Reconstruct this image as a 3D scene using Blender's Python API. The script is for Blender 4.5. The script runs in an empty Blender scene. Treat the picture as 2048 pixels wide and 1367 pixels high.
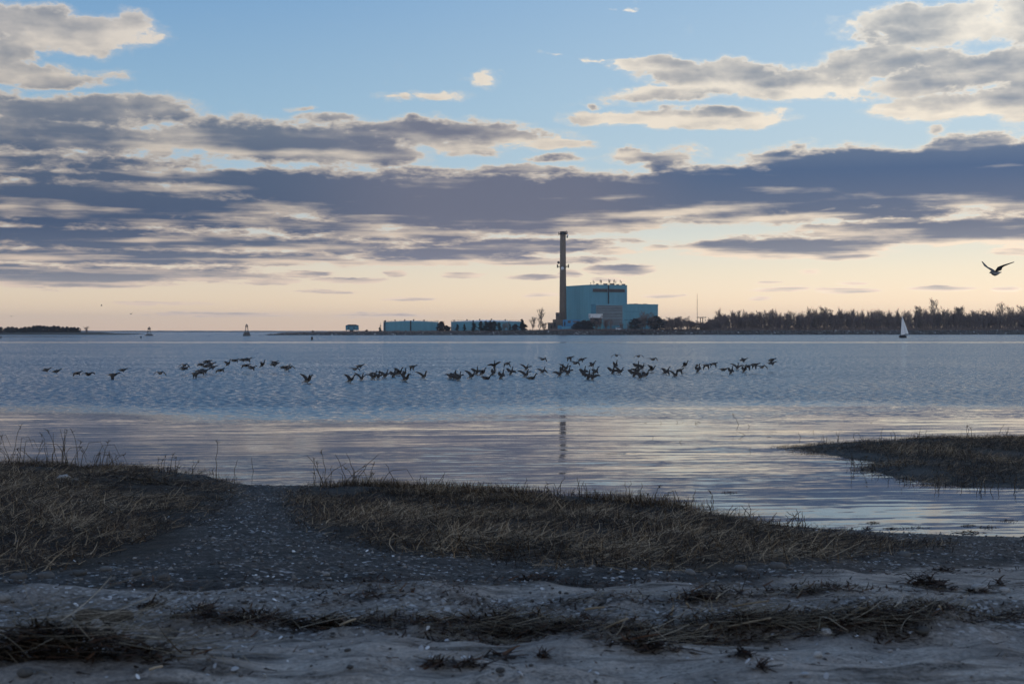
import bpy, bmesh, math, random
import numpy as np
from mathutils import Vector, Matrix, Euler

scn = bpy.context.scene
COL = scn.collection
rad = math.radians
rng = np.random.default_rng(7)
random.seed(7)

# ------------------------------------------------------------------ camera
F = 2844.0                      # focal length in photo pixels (50 mm lens on a 36 mm sensor, 2048 px wide)
HZ = 663.0                      # photo row of the true horizon
CAM_H = 2.6
cam_d = bpy.data.cameras.new('camera')
cam_d.lens = 50.0
cam_d.sensor_width = 36.0
cam_d.clip_start = 0.1
cam_d.clip_end = 60000
cam_d.dof.use_dof = True
cam_d.dof.focus_distance = 34.0
cam_d.dof.aperture_fstop = 5.0
cam = bpy.data.objects.new('camera', cam_d)
PITCH = math.atan((683.5 - HZ) / F)
cam.location = (0, 0, CAM_H)
cam.rotation_euler = (math.pi / 2 - PITCH, 0, 0)
COL.objects.link(cam)
scn.camera = cam

scn.view_settings.view_transform = 'Standard'
scn.view_settings.look = 'None'
scn.view_settings.exposure = 0.0
scn.view_settings.gamma = 1.0
scn.cycles.max_bounces = 5
scn.cycles.diffuse_bounces = 2
scn.cycles.glossy_bounces = 3
scn.cycles.transmission_bounces = 2
scn.cycles.volume_bounces = 0
scn.cycles.caustics_reflective = False
scn.cycles.caustics_refractive = False
scn.cycles.use_denoising = True

SUN_EL, SUN_AZ = rad(5.0), rad(48.0)      # low sun, ahead and to the right of the view, behind cloud
sun_d = bpy.data.lights.new('sun', 'SUN')
sun_d.energy = 0.35
sun_d.angle = rad(10)
sun_d.color = (1.0, 0.72, 0.48)
sun = bpy.data.objects.new('sun', sun_d)
sdir = Vector((math.sin(SUN_AZ) * math.cos(SUN_EL), math.cos(SUN_AZ) * math.cos(SUN_EL), math.sin(SUN_EL)))
sun.rotation_euler = (-sdir).to_track_quat('-Z', 'Y').to_euler()
COL.objects.link(sun)


class NB:
    """small helper to write node graphs as expressions"""
    def __init__(self, tree):
        self.t = tree
    def _in(self, sock, v):
        if isinstance(v, bpy.types.NodeSocket):
            self.t.links.new(v, sock)
        elif v is not None:
            sock.default_value = v
    def node(self, kind, **kw):
        n = self.t.nodes.new(kind)
        for k, v in kw.items():
            setattr(n, k, v)
        return n
    def m(self, op, a, b=None, c=None, clamp=False):
        n = self.node('ShaderNodeMath', operation=op, use_clamp=clamp)
        for s, v in zip(n.inputs, (a, b, c)):
            self._in(s, v)
        return n.outputs[0]
    def v(self, op, a, b=None, c=None, out=0):
        n = self.node('ShaderNodeVectorMath', operation=op)
        for s, v in zip(n.inputs, (a, b, c)):
            self._in(s, v)
        return n.outputs['Value'] if op in ('DOT_PRODUCT', 'LENGTH', 'DISTANCE') else n.outputs[0]
    def xyz(self, x=0.0, y=0.0, z=0.0):
        n = self.node('ShaderNodeCombineXYZ')
        for s, v in zip(n.inputs, (x, y, z)):
            self._in(s, v)
        return n.outputs[0]
    def sep(self, vec):
        n = self.node('ShaderNodeSeparateXYZ')
        self._in(n.inputs[0], vec)
        return n.outputs
    def step(self, x, lo, hi, a=0.0, b=1.0, smooth=True):
        n = self.node('ShaderNodeMapRange', interpolation_type='SMOOTHSTEP' if smooth else 'LINEAR')
        for s, v in zip(n.inputs, (x, lo, hi, a, b)):
            self._in(s, v)
        return n.outputs[0]
    def noise(self, vec, scale, detail=4.0, rough=0.55, dist=0.0, dims='2D', col=False, lac=2.0):
        n = self.node('ShaderNodeTexNoise', noise_dimensions=dims)
        self._in(n.inputs['Vector'], vec)
        n.inputs['Scale'].default_value = scale
        n.inputs['Detail'].default_value = detail
        n.inputs['Roughness'].default_value = rough
        n.inputs['Lacunarity'].default_value = lac
        n.inputs['Distortion'].default_value = dist
        return n.outputs['Color' if col else 'Fac'] if 'Fac' in n.outputs else n.outputs[1 if col else 0]
    def mix(self, f, a, b, mode='MIX'):
        n = self.node('ShaderNodeMix', data_type='RGBA', blend_type=mode)
        self._in(n.inputs['Factor'], f)
        for s, v in ((n.inputs[6], a), (n.inputs[7], b)):
            if isinstance(v, tuple) and len(v) == 3:
                v = (*v, 1.0)
            self._in(s, v)
        return n.outputs[2]
    def ramp(self, x, stops, interp='LINEAR'):
        n = self.node('ShaderNodeValToRGB')
        cr = n.color_ramp
        cr.interpolation = interp
        while len(cr.elements) < len(stops):
            cr.elements.new(0.5)
        for e, (p, c) in zip(cr.elements, stops):
            e.position = p
            if not isinstance(c, tuple):
                c = (c, c, c)
            e.color = (*c, 1.0)
        self._in(n.inputs[0], x)
        return n.outputs[0]


def srgb(r, g, b):
    f = lambda c: (c / 255 / 12.92) if c / 255 <= 0.04045 else ((c / 255 + 0.055) / 1.055) ** 2.4
    return (f(r), f(g), f(b))


# ------------------------------------------------------------------ sky (world): clear sky and clouds by direction
world = bpy.data.worlds.new('World')
scn.world = world
world.use_nodes = True
world.node_tree.nodes.clear()
W = NB(world.node_tree)
geo = W.node('ShaderNodeTexCoord')
D3 = W.v('NORMALIZE', geo.outputs['Generated'])
dx, dy, dz = W.sep(D3)[:]
az = W.m('ARCTAN2', dx, dy)
hyp = W.m('SQRT', W.m('ADD', W.m('MULTIPLY', dx, dx), W.m('MULTIPLY', dy, dy)))
tanel = W.m('MINIMUM', W.m('DIVIDE', dz, W.m('MAXIMUM', hyp, 0.02)), 6.0)
U = W.m('MULTIPLY', az, F)            # azimuth and height as small-angle units (1 unit = 1/2844 rad)
V = W.m('MULTIPLY', tanel, F)

# clouds: (photo column, photo row, half width, half height, weight)
CLOUDS = [
    (105, 60, 165, 38, .9), (215, 55, 75, 28, .8), (20, 105, 60, 30, .8),
    (90, 150, 105, 20, .8), (-80, 190, 110, 30, .8),
    (110, 222, 200, 30, 1.05), (310, 222, 90, 28, .75), (60, 268, 300, 34, 1.05), (150, 325, 260, 20, .75), (330, 228, 70, 20, .8),
    (450, 275, 150, 32, 1.15), (600, 285, 230, 42, 1.1), (540, 262, 120, 22, .8), (700, 300, 130, 32, .95),
    (860, 262, 170, 24, 1.05), (1010, 272, 110, 14, .8), (930, 292, 70, 14, .7), (1090, 290, 70, 9, .6), (1120, 315, 50, 7, .6),
    (330, 358, 240, 16, .95), (60, 352, 160, 14, .8),
    (170, 408, 400, 44, 1.2), (540, 362, 190, 22, 1.1), (760, 385, 320, 40, 1.35), (980, 405, 380, 56, 1.55),
    (1180, 395, 260, 44, 1.4), (1060, 340, 100, 13, 1.0), (1060, 445, 270, 22, 1.1), (1330, 410, 140, 30, 1.0),
    (1500, 380, 330, 46, 1.5), (1800, 362, 330, 54, 1.6), (1640, 330, 150, 34, 1.2), (1950, 310, 130, 36, 1.2), (2150, 350, 230, 70, 1.5),
    (1550, 318, 80, 14, .8), (1340, 322, 60, 26, .9), (1270, 312, 60, 12, .7),
    (1500, 432, 160, 16, .75), (1760, 425, 180, 14, .9), (1900, 462, 260, 24, 1.25), (1700, 455, 100, 11, .9), (2100, 470, 140, 20, 1.1),
    (1560, 494, 190, 20, 1.25), (1640, 506, 90, 12, .9), (1420, 492, 60, 9, .9), (2040, 502, 50, 7, .9), (1310, 494, 22, 5, .7),
    (110, 474, 400, 22, 1.1), (420, 446, 300, 13, .95), (420, 478, 300, 10, .85), (640, 455, 130, 14, .8), (300, 513, 360, 15, 1.0), (90, 552, 250, 20, 1.05), (330, 548, 200, 15, .9),
    (620, 492, 190, 13, 1.0), (830, 470, 150, 13, .9), (900, 505, 170, 17, 1.05), (1060, 490, 190, 14, .95), (850, 524, 100, 8, .85), (1080, 522, 140, 8, .8),
    (1230, 500, 60, 8, .8), (700, 524, 50, 9, .75), (1000, 462, 120, 8, .6),
    (1240, 538, 66, 8, .95), (1220, 559, 30, 4, .6), (1060, 555, 45, 4, .6), (925, 552, 35, 3.5, .6), (1140, 548, 24, 4, .5),
    (550, 563, 50, 5, .7), (700, 560, 60, 5, .75), (620, 548, 40, 5, .6), (790, 546, 20, 4, .6), (820, 597, 52, 3.5, .6), (1085, 590, 32, 3, .5),
    (1330, 590, 40, 3, .4), (1560, 578, 48, 4, .7), (1535, 565, 24, 3, .5), (1522, 597, 20, 3, .5), (1690, 579, 52, 4, .65), (1700, 567, 26, 3, .4),
    (1890, 577, 56, 4, .7), (2012, 577, 22, 4, .6), (1620, 543, 20, 4, .4), (640, 583, 60, 3, .3), (320, 606, 90, 3, .3), (440, 628, 120, 4, .25), (760, 630, 90, 4, .25),
    (1840, 52, 125, 34, 1.05), (1930, 18, 50, 24, .8), (1790, 122, 130, 26, 1.0), (1990, 138, 150, 36, 1.1), (1870, 165, 130, 22, .9), (1690, 140, 70, 20, .7),
    (1965, 205, 110, 20, 1.0), (1860, 215, 80, 24, .8), (2030, 50, 50, 26, .9), (2130, 40, 140, 60, 1.1), (2150, 180, 140, 60, 1.1),
    (1420, 150, 140, 26, 1.1), (1360, 130, 90, 14, .85), (1260, 132, 46, 12, .8), (1560, 172, 150, 26, 1.05), (1320, 190, 90, 18, .7), (1195, 127, 8, 5, .4),
    (1420, 237, 140, 18, 1.0), (1240, 240, 90, 14, .75), (1870, 260, 20, 12, .5),
    (880, 192, 46, 9, .5), (790, 198, 34, 6, .4), (975, 164, 22, 12, .38), (660, 238, 66, 12, .7), (1125, 103, 18, 4, .4), (1190, 212, 14, 6, .4), (610, 212, 22, 5, .35),
    (1230, 20, 10, 3, .2),
]

def cloud_units(px, py):
    a = math.atan((px - 1024) / F)
    return a * F, (HZ - py) * math.cos(a)

def cloud_field(du, dv):
    """cloud layout and the coordinates of its billows, looked up a little to one side (du) and above (dv)"""
    Uo = W.m('ADD', U, du) if du else U
    Vo = W.m('ADD', V, dv) if dv is not None else V
    s_log = W.m('LOGARITHM', W.m('ADD', W.m('MAXIMUM', Vo, 0.0), 90.0), math.e)
    uv = W.xyz(W.m('MULTIPLY', Uo, 0.0080), W.m('MULTIPLY', s_log, 9.0), 0.0)
    warp = W.v('SUBTRACT', W.noise(uv, 0.9, 4.0, 0.6, col=True), (0.5, 0.5, 0.5))
    vscale = W.m('MULTIPLY_ADD', Vo, 0.13, 8.0)
    uw = W.m('MULTIPLY_ADD', W.sep(warp)[0], W.m('MULTIPLY', vscale, 2.0), Uo)
    vw = W.m('MULTIPLY_ADD', W.sep(warp)[1], W.m('MULTIPLY', vscale, 0.7), Vo)
    P = W.xyz(uw, vw, 0.0)
    lay = None
    for (cx, cy, rx, ry, w) in CLOUDS:
        if du and max(rx, ry * 4) < 56: continue          # the smallest shreds cast no shade of their own
        u0, v0 = cloud_units(cx, cy)
        if cy > 530 and ry < 12: w, ry = w + 0.28, ry * 1.25
        rx, ry = rx * 1.10, ry * 1.10
        q = W.v('MULTIPLY_ADD', P, (1 / rx, 1 / ry, 0), (-u0 / rx, -v0 / ry, 0))
        r2 = W.v('DOT_PRODUCT', q, q)
        val = W.m('MULTIPLY_ADD', r2, -0.75 * w, w)
        lay = val if lay is None else W.m('SMOOTH_MAX', lay, val, 0.22)
    lay = W.m('MAXIMUM', lay, -0.55)
    # broken cloud over the rest of the sky (outside the part the photo shows)
    outside = W.m('MAXIMUM', W.step(V, 690.0, 900.0), W.step(W.m('ABSOLUTE', U), 1180.0, 1450.0))
    gen = W.m('MULTIPLY_ADD', W.noise(uv, 0.24, 3.0, 0.5), 5.0, -3.35)
    gen = W.m('MINIMUM', W.m('MAXIMUM', gen, -0.8), 1.2)
    return uv, W.m('ADD', W.m('MULTIPLY', lay, W.m('SUBTRACT', 1.0, outside)), W.m('MULTIPLY', gen, outside))

vn = W.m('DIVIDE', V, 3000.0, clamp=True)     # 0 at the horizon .. 1 at 46 degrees
side = W.step(U, -1100.0, 1300.0)             # 0 on the left, 1 towards the sun on the right
UV, lay0 = cloud_field(0.0, None)
UVb, layb = cloud_field(14.0, W.m('MULTIPLY_ADD', V, -0.055, -5.0))     # a step towards the low light
nz = W.noise(UV, 1.35, 9.0, 0.585, 0.2)
nzb = W.noise(UVb, 1.35, 3.0, 0.5, 0.2)
puff = W.noise(UV, 5.2, 4.0, 0.6, 0.3)
fine = W.m('MULTIPLY_ADD', W.m('SUBTRACT', puff, 0.5), 0.42, W.m('SUBTRACT', nz, 0.5))
streak = W.noise(W.xyz(W.m('MULTIPLY', U, 0.0022), W.sep(UV)[1], 0.7), 1.7, 4.0, 0.5, dims='3D')
low = W.step(vn, 0.15, 0.09)                                 # the low clouds lie in thin sheets seen edge-on
sheet = W.m('MULTIPLY', W.m('SUBTRACT', streak, 0.5), low)
dens = W.m('MULTIPLY_ADD', sheet, -1.0, W.m('MULTIPLY_ADD', fine, 1.45, lay0))
soft = W.noise(UV, 1.35, 3.0, 0.5, 0.2)
denss = W.m('MULTIPLY_ADD', W.m('SUBTRACT', soft, 0.5), 1.3, lay0)
densb = W.m('MULTIPLY_ADD', W.m('SUBTRACT', nzb, 0.5), 1.2, layb)
alpha = W.m('MAXIMUM', W.step(dens, 0.0, 0.40), W.step(dens, -0.32, 0.5, 0.0, 0.42))
vary = W.m('ADD', W.m('MULTIPLY', sheet, W.m('MULTIPLY_ADD', side, -1.0, 2.9)), W.m('MULTIPLY', W.m('SUBTRACT', streak, 0.5), 0.9))
depth = W.m('ADD', W.m('MULTIPLY_ADD', dens, 0.22, W.m('MULTIPLY_ADD', side, -0.14, 0.14)), W.m('ADD', W.m('MULTIPLY', denss, 0.30), W.m('MULTIPLY', densb, 0.48)))
thin = W.step(vn, 0.10, 0.19, 0.0, 0.22)          # the higher clouds are thinner and let more light through
core = W.step(W.m('SUBTRACT', W.m('SUBTRACT', depth, vary), thin), -0.22, 1.08)
core = W.m('MINIMUM', core, W.step(dens, 0.06, 0.86))     # thin edges glow

clear_l = W.ramp(vn, [(0.0, srgb(206, 178, 152)), (0.02, srgb(211, 191, 164)), (0.04, srgb(206, 196, 178)), (0.06, srgb(196, 202, 200)),
                      (0.10, srgb(160, 191, 212)), (0.15, srgb(144, 181, 209)), (0.22, srgb(117, 161, 203)), (0.45, srgb(84, 136, 196)), (1.0, srgb(104, 138, 186))])
clear_r = W.ramp(vn, [(0.0, srgb(246, 214, 178)), (0.02, srgb(246, 221, 188)), (0.04, srgb(238, 225, 199)), (0.06, srgb(228, 228, 214)),
                      (0.10, srgb(203, 220, 226)), (0.15, srgb(188, 213, 230)), (0.22, srgb(171, 201, 227)), (0.45, srgb(122, 168, 217)), (1.0, srgb(112, 146, 192))])
clear = W.mix(side, clear_l, clear_r)
lit_l = W.ramp(vn, [(0.0, srgb(206, 182, 164)), (0.06, srgb(200, 183, 168)), (0.12, srgb(206, 195, 183)), (0.17, srgb(218, 208, 196)), (0.22, srgb(222, 214, 206)), (0.6, srgb(190, 198, 210)), (1.0, srgb(170, 182, 200))])
lit_r = W.ramp(vn, [(0.0, srgb(254, 230, 202)), (0.06, srgb(252, 232, 208)), (0.13, srgb(255, 242, 222)), (0.22, srgb(255, 249, 236)), (0.6, srgb(200, 206, 216)), (1.0, srgb(170, 182, 200))])
lit = W.mix(side, lit_l, lit_r)
shade_l = W.ramp(vn, [(0.0, srgb(176, 160, 150)), (0.025, srgb(136, 134, 138)), (0.045, srgb(92, 101, 120)), (0.07, srgb(64, 82, 112)), (0.11, srgb(84, 98, 122)), (0.17, srgb(128, 136, 149)), (0.6, srgb(128, 142, 168)), (1.0, srgb(122, 138, 166))])
shade_r = W.ramp(vn, [(0.0, srgb(214, 194, 172)), (0.025, srgb(192, 182, 172)), (0.045, srgb(146, 146, 154)), (0.07, srgb(112, 120, 140)), (0.105, srgb(74, 100, 138)), (0.14, srgb(124, 138, 158)), (0.2, srgb(150, 160, 172)), (0.6, srgb(140, 156, 180)), (1.0, srgb(126, 144, 172))])
shade = W.mix(side, shade_l, shade_r)
mid = W.m('MULTIPLY', W.m('MULTIPLY', W.step(U, -520.0, -150.0), W.step(U, 420.0, 120.0)), 0.65)     # the thinner middle of the long bank
shade = W.mix(mid, shade, srgb(116, 117, 134))
cloud_c = W.mix(core, lit, shade)
sky_c = W.mix(alpha, clear, cloud_c)
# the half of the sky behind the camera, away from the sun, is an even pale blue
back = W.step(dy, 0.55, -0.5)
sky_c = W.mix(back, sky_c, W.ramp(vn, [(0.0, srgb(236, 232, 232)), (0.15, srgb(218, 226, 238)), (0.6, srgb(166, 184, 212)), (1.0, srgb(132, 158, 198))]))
# physical sky for the same low sun, a small share of the light
nish = W.node('ShaderNodeTexSky', sky_type='NISHITA')
nish.sun_disc = False
nish.sun_elevation = SUN_EL
nish.sun_rotation = SUN_AZ
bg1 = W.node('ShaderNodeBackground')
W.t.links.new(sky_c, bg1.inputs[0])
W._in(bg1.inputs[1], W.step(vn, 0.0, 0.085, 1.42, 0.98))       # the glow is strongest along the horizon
bg2 = W.node('ShaderNodeBackground')
W.t.links.new(nish.outputs[0], bg2.inputs[0])
bg2.inputs[1].default_value = 0.003
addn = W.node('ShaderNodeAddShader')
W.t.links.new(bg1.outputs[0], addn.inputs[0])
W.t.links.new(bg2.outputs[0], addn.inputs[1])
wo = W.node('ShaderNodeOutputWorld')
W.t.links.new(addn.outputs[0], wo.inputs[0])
world.cycles.sampling_method = 'MANUAL'
world.cycles.sample_map_resolution = 512

# ------------------------------------------------------------------ helpers
def tag(o, label=None, cat=None, group=None, kind=None):
    if label: o['label'] = label
    if cat: o['category'] = cat
    if group: o['group'] = group
    if kind: o['kind'] = kind
    return o

def empty(name, loc=(0, 0, 0), rz=0.0):
    o = bpy.data.objects.new(name, None)
    o.empty_display_size = 0.2
    o.location = loc
    o.rotation_euler = (0, 0, rz)
    COL.objects.link(o)
    return o

def link_mesh(name, me, parent=None, loc=(0, 0, 0)):
    o = bpy.data.objects.new(name, me)
    COL.objects.link(o)
    o.location = loc
    if parent is not None:
        o.parent = parent
    return o

def np_mesh(name, verts, faces, mats, parent=None, smooth=False, mat_idx=None, attrs=None, loc=(0, 0, 0)):
    """faces: (n,k) int array of one size"""
    verts = np.asarray(verts, np.float32)
    faces = np.asarray(faces, np.int32)
    me = bpy.data.meshes.new(name)
    n, k = faces.shape
    me.vertices.add(len(verts))
    me.vertices.foreach_set('co', verts.ravel())
    me.loops.add(n * k)
    me.loops.foreach_set('vertex_index', faces.ravel())
    me.polygons.add(n)
    me.polygons.foreach_set('loop_start', np.arange(0, n * k, k, dtype=np.int32))
    me.polygons.foreach_set('loop_total', np.full(n, k, np.int32))
    if smooth:
        me.polygons.foreach_set('use_smooth', np.ones(n, bool))
    for m_ in (mats if isinstance(mats, (list, tuple)) else [mats]):
        me.materials.append(m_)
    if mat_idx is not None:
        me.polygons.foreach_set('material_index', np.asarray(mat_idx, np.int32))
    for nm, arr in (attrs or {}).items():
        arr = np.asarray(arr, np.float32)
        if arr.ndim == 1:
            at = me.attributes.new(nm, 'FLOAT', 'POINT')
            at.data.foreach_set('value', arr)
        else:
            at = me.attributes.new(nm, 'FLOAT_COLOR', 'POINT')
            at.data.foreach_set('color', arr.ravel())
    me.update(calc_edges=True)
    me.validate()
    return link_mesh(name, me, parent, loc)

class MB:
    """collects boxes, tubes, prisms, lathes and builds them as one mesh object"""
    def __init__(self):
        self.v, self.f = [], []
    def add(self, v, f):
        n = len(self.v)
        self.v += [tuple(p) for p in v]
        self.f += [tuple(i + n for i in q) for q in f]
        return self
    def box(self, x0, y0, z0, x1, y1, z1):
        return self.add([(x0, y0, z0), (x1, y0, z0), (x1, y1, z0), (x0, y1, z0), (x0, y0, z1), (x1, y0, z1), (x1, y1, z1), (x0, y1, z1)],
                        [(3, 2, 1, 0), (4, 5, 6, 7), (0, 1, 5, 4), (1, 2, 6, 5), (2, 3, 7, 6), (3, 0, 4, 7)])
    def lathe(self, prof, n=24, cx=0, cy=0, caps=True):
        v, f = [], []
        for r, z in prof:
            for k in range(n):
                a = 2 * math.pi * k / n
                v.append((cx + r * math.cos(a), cy + r * math.sin(a), z))
        for i in range(len(prof) - 1):
            for k in range(n):
                k2 = (k + 1) % n
                f.append((i * n + k, i * n + k2, (i + 1) * n + k2, (i + 1) * n + k))
        if caps:
            f.append(tuple(range(n - 1, -1, -1)))
            f.append(tuple((len(prof) - 1) * n + k for k in range(n)))
        return self.add(v, f)
    def tube(self, pts, r, n=6):
        pts = [Vector(p) for p in pts]
        rs = r if isinstance(r, (list, tuple)) else [r] * len(pts)
        v, f = [], []
        for i, p in enumerate(pts):
            d = (pts[min(i + 1, len(pts) - 1)] - pts[max(i - 1, 0)]).normalized()
            a = d.orthogonal().normalized()
            if i and abs(a.dot(pa)) < 0.2:
                a = (pa - d * pa.dot(d)).normalized()
            elif i:
                a = (pa - d * pa.dot(d)).normalized() if (pa - d * pa.dot(d)).length > 1e-4 else a
            pa = a
            b = d.cross(a)
            for k in range(n):
                t = 2 * math.pi * k / n
                v.append(p + (a * math.cos(t) + b * math.sin(t)) * rs[i])
        for i in range(len(pts) - 1):
            for k in range(n):
                k2 = (k + 1) % n
                f.append((i * n + k, i * n + k2, (i + 1) * n + k2, (i + 1) * n + k))
        f.append(tuple(range(n - 1, -1, -1)))
        f.append(tuple((len(pts) - 1) * n + k for k in range(n)))
        return self.add(v, f)
    def build(self, name, mat, parent=None, smooth=False, loc=(0, 0, 0)):
        me = bpy.data.meshes.new(name)
        me.from_pydata([tuple(p) for p in self.v], [], self.f)
        for m_ in (mat if isinstance(mat, (list, tuple)) else [mat]):
            me.materials.append(m_)
        if smooth:
            for p in me.polygons:
                p.use_smooth = True
        me.update()
        return link_mesh(name, me, parent, loc)

def copy_tree(o, parent=None):
    c = o.copy()
    COL.objects.link(c)
    c.parent = parent
    for ch in list(o.children):
        copy_tree(ch, c)
    return c

def ray(px, py):
    d = Vector(((px - 1024) / F, (683.5 - py) / F, -1.0))
    d.rotate(cam.rotation_euler)
    return d / d.y           # forward distance 1
def at(px, py, d):
    r = ray(px, py)
    return Vector((r.x * d, d, CAM_H + r.z * d))

# value noise for shaping terrain
def vnoise(x, y, seed=0):
    r = np.random.default_rng(seed)
    tab = r.random((256, 256))
    xi, yi = np.floor(x).astype(int), np.floor(y).astype(int)
    fx, fy = x - xi, y - yi
    fx, fy = fx * fx * (3 - 2 * fx), fy * fy * (3 - 2 * fy)
    g = lambda i, j: tab[i % 256, j % 256]
    return (g(xi, yi) * (1 - fx) + g(xi + 1, yi) * fx) * (1 - fy) + (g(xi, yi + 1) * (1 - fx) + g(xi + 1, yi + 1) * fx) * fy - 0.5
def fbm(x, y, seed=0, oct=4):
    s, a = 0, 1.0
    for k in range(oct):
        s = s + a * vnoise(x * 2 ** k + 17.3 * k, y * 2 ** k + 5.1 * k, seed + k)
        a *= 0.5
    return s
def smooth(x, a, b):
    t = np.clip((x - a) / (b - a), 0, 1)
    return t * t * (3 - 2 * t)
def poly_sd(px, py, poly):
    """signed distance to a polygon, positive inside"""
    poly = np.asarray(poly, float)
    d2 = np.full(px.shape, 1e18)
    inside = np.zeros(px.shape, bool)
    n = len(poly)
    for i in range(n):
        ax, ay = poly[i]
        bx, by = poly[(i + 1) % n]
        ex, ey = bx - ax, by - ay
        t = np.clip(((px - ax) * ex + (py - ay) * ey) / (ex * ex + ey * ey + 1e-12), 0, 1)
        d2 = np.minimum(d2, (px - ax - t * ex) ** 2 + (py - ay - t * ey) ** 2)
        c = ((ay > py) != (by > py)) & (px < ex * (py - ay) / (ey if abs(ey) > 1e-12 else 1e-12) + ax)
        inside ^= c
    return np.where(inside, 1, -1) * np.sqrt(d2)

# ------------------------------------------------------------------ materials
def new_mat(name):
    m_ = bpy.data.materials.new(name)
    m_.use_nodes = True
    m_.node_tree.nodes.clear()
    N = NB(m_.node_tree)
    bs = N.node('ShaderNodeBsdfPrincipled')
    out = N.node('ShaderNodeOutputMaterial')
    m_.node_tree.links.new(bs.outputs[0], out.inputs[0])
    return m_, N, bs

def simple_mat(name, col, rough=0.8, var=0.25, scale=1.0, metal=0.0, spec=0.3, bump=0.0, stretch=(1, 1, 1)):
    """colour broken up by two scales of noise in object space"""
    m_, N, bs = new_mat(name)
    tc = N.node('ShaderNodeTexCoord')
    vec = N.v('MULTIPLY', tc.outputs['Object'], stretch)
    n1 = N.noise(vec, scale, 5.0, 0.6, dims='3D')
    n2 = N.noise(vec, scale * 7.3, 3.0, 0.6, dims='3D')
    k = N.m('ADD', N.m('MULTIPLY', n1, 0.65), N.m('MULTIPLY', n2, 0.35))
    lo = tuple(c * (1 - var) for c in col)
    hi = tuple(min(1, c * (1 + var)) for c in col)
    N._in(bs.inputs['Base Color'], N.ramp(k, [(0.3, lo), (0.7, hi)]))
    bs.inputs['Roughness'].default_value = rough
    bs.inputs['Metallic'].default_value = metal
    bs.inputs['Specular IOR Level'].default_value = spec
    if bump:
        b = N.node('ShaderNodeBump')
        b.inputs['Distance'].default_value = bump
        N._in(b.inputs['Height'], k)
        N._in(bs.inputs['Normal'], b.outputs[0])
    return m_

# ------------------------------------------------------------------ near terrain
SH = np.array([(-60, 31), (-12, 28.2), (-8.5, 27.4), (-6.6, 26.6), (-5.5, 25.6), (-5.0, 24.7), (-4.5, 24.15), (-3.9, 24.0), (-3.4, 24.05), (-2.6, 23.9), (-1.0, 23.3),
               (0.0, 22.9), (1.2, 22.3), (2.2, 21.6), (2.6, 20.9), (2.72, 20.2), (3.1, 19.7), (4.1, 18.8), (5.2, 18.3), (6.4, 18.0), (9, 17.4), (14, 16.2), (60, 14)], float)
SPIT = [(6.25, 31.9), (6.9, 32.6), (8.0, 33.6), (9.6, 34.4), (12.4, 34.9), (20, 35.5), (60, 40), (60, 21), (20, 22.5), (12, 23.2), (9.6, 23.5), (8.5, 23.6), (7.75, 24.0), (7.3, 24.4),
        (7.0, 25.1), (6.75, 26.0), (6.65, 26.8), (6.95, 27.5), (7.1, 28.3), (6.8, 29.6), (6.5, 30.9)]

def ground_z(x, y):
    x = np.asarray(x, float); y = np.asarray(y, float)
    ys = np.interp(x, SH[:, 0], SH[:, 1]) + 0.22 * fbm(x * 1.1, y * 0.0 + 3.3, 11, 3)
    t = (ys - y) / (ys - 5.0)
    z = np.where(t > 0, 1.15 * t, (ys - y) * 0.05)
    z = np.where(t > 1.1, 1.15 * 1.1 + 0.35 * (t - 1.1), z)
    z = np.maximum(z, -1.2)
    inland = np.clip((ys - y) / 0.8, 0, 1)
    z = z + inland * (0.07 * fbm(x * 0.55, y * 0.55, 21, 3) + 0.055 * fbm(x * 1.9, y * 1.9, 31, 4))
    near = smooth(y, 11.5, 9.0)
    # sand: shallow lengthwise terraces and soft footprint hollows
    z = z + near * (0.03 * np.sin(y * 3.1 + 1.2 * fbm(x * 0.3, y * 0.2, 41, 2) + 0.06 * x) + 0.022 * np.sign(np.sin(y * 7.3 + 0.8 * fbm(x * 0.25, y * 0.1, 43, 2) + 0.1 * x)) * np.abs(np.sin(y * 7.3 + 0.8 * fbm(x * 0.25, y * 0.1, 43, 2) + 0.1 * x)) ** 0.4 + 0.075 * fbm(x * 1.7, y * 3.0, 51, 3) + 0.035 * fbm(x * 4.2, y * 5.0, 61, 3))
    sd = poly_sd(x, y, SPIT) + 0.25 * fbm(x * 1.3, y * 1.3, 71, 3)
    zs = np.clip(sd * 0.07, -1.2, 0.085) + np.where(sd > 0.3, 0.04 * fbm(x * 0.8, y * 0.8, 81, 3), 0)
    return np.maximum(z, zs)

def gz(x, y):
    return float(ground_z(np.array([x]), np.array([y]))[0])

def ground_at(px, py):
    """where the sight line of a photo position meets the beach (or the water)"""
    r = ray(px, py)
    ds = np.linspace(3.0, 60.0, 1400)
    zr = CAM_H + r.z * ds
    zg = np.maximum(ground_z(r.x * ds, ds), 0.0)
    k = np.argmax(zr <= zg)
    d = ds[k] if (zr <= zg).any() else 60.0
    return (r.x * d, d)

def plan(poly):
    return [ground_at(*p) for p in poly]

GRASS_L = plan([(-500, 918), (0, 924), (120, 922), (230, 924), (330, 934), (405, 943), (438, 952), (456, 964), (466, 982), (440, 1005), (418, 1030), (410, 1070), (335, 1108), (205, 1132), (90, 1142), (-60, 1150), (-900, 1170)])
GRASS_M = plan([(585, 980), (640, 968), (700, 962), (860, 966), (1000, 975), (1200, 985), (1330, 998), (1392, 1010), (1420, 1034), (1500, 1046), (1590, 1056), (1680, 1068), (1790, 1078), (1900, 1084), (1880, 1096), (1760, 1108),
                (1600, 1122), (1420, 1140), (1250, 1138), (1080, 1130), (960, 1118), (820, 1106), (700, 1092), (640, 1068), (610, 1040), (590, 1010)])

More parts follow.
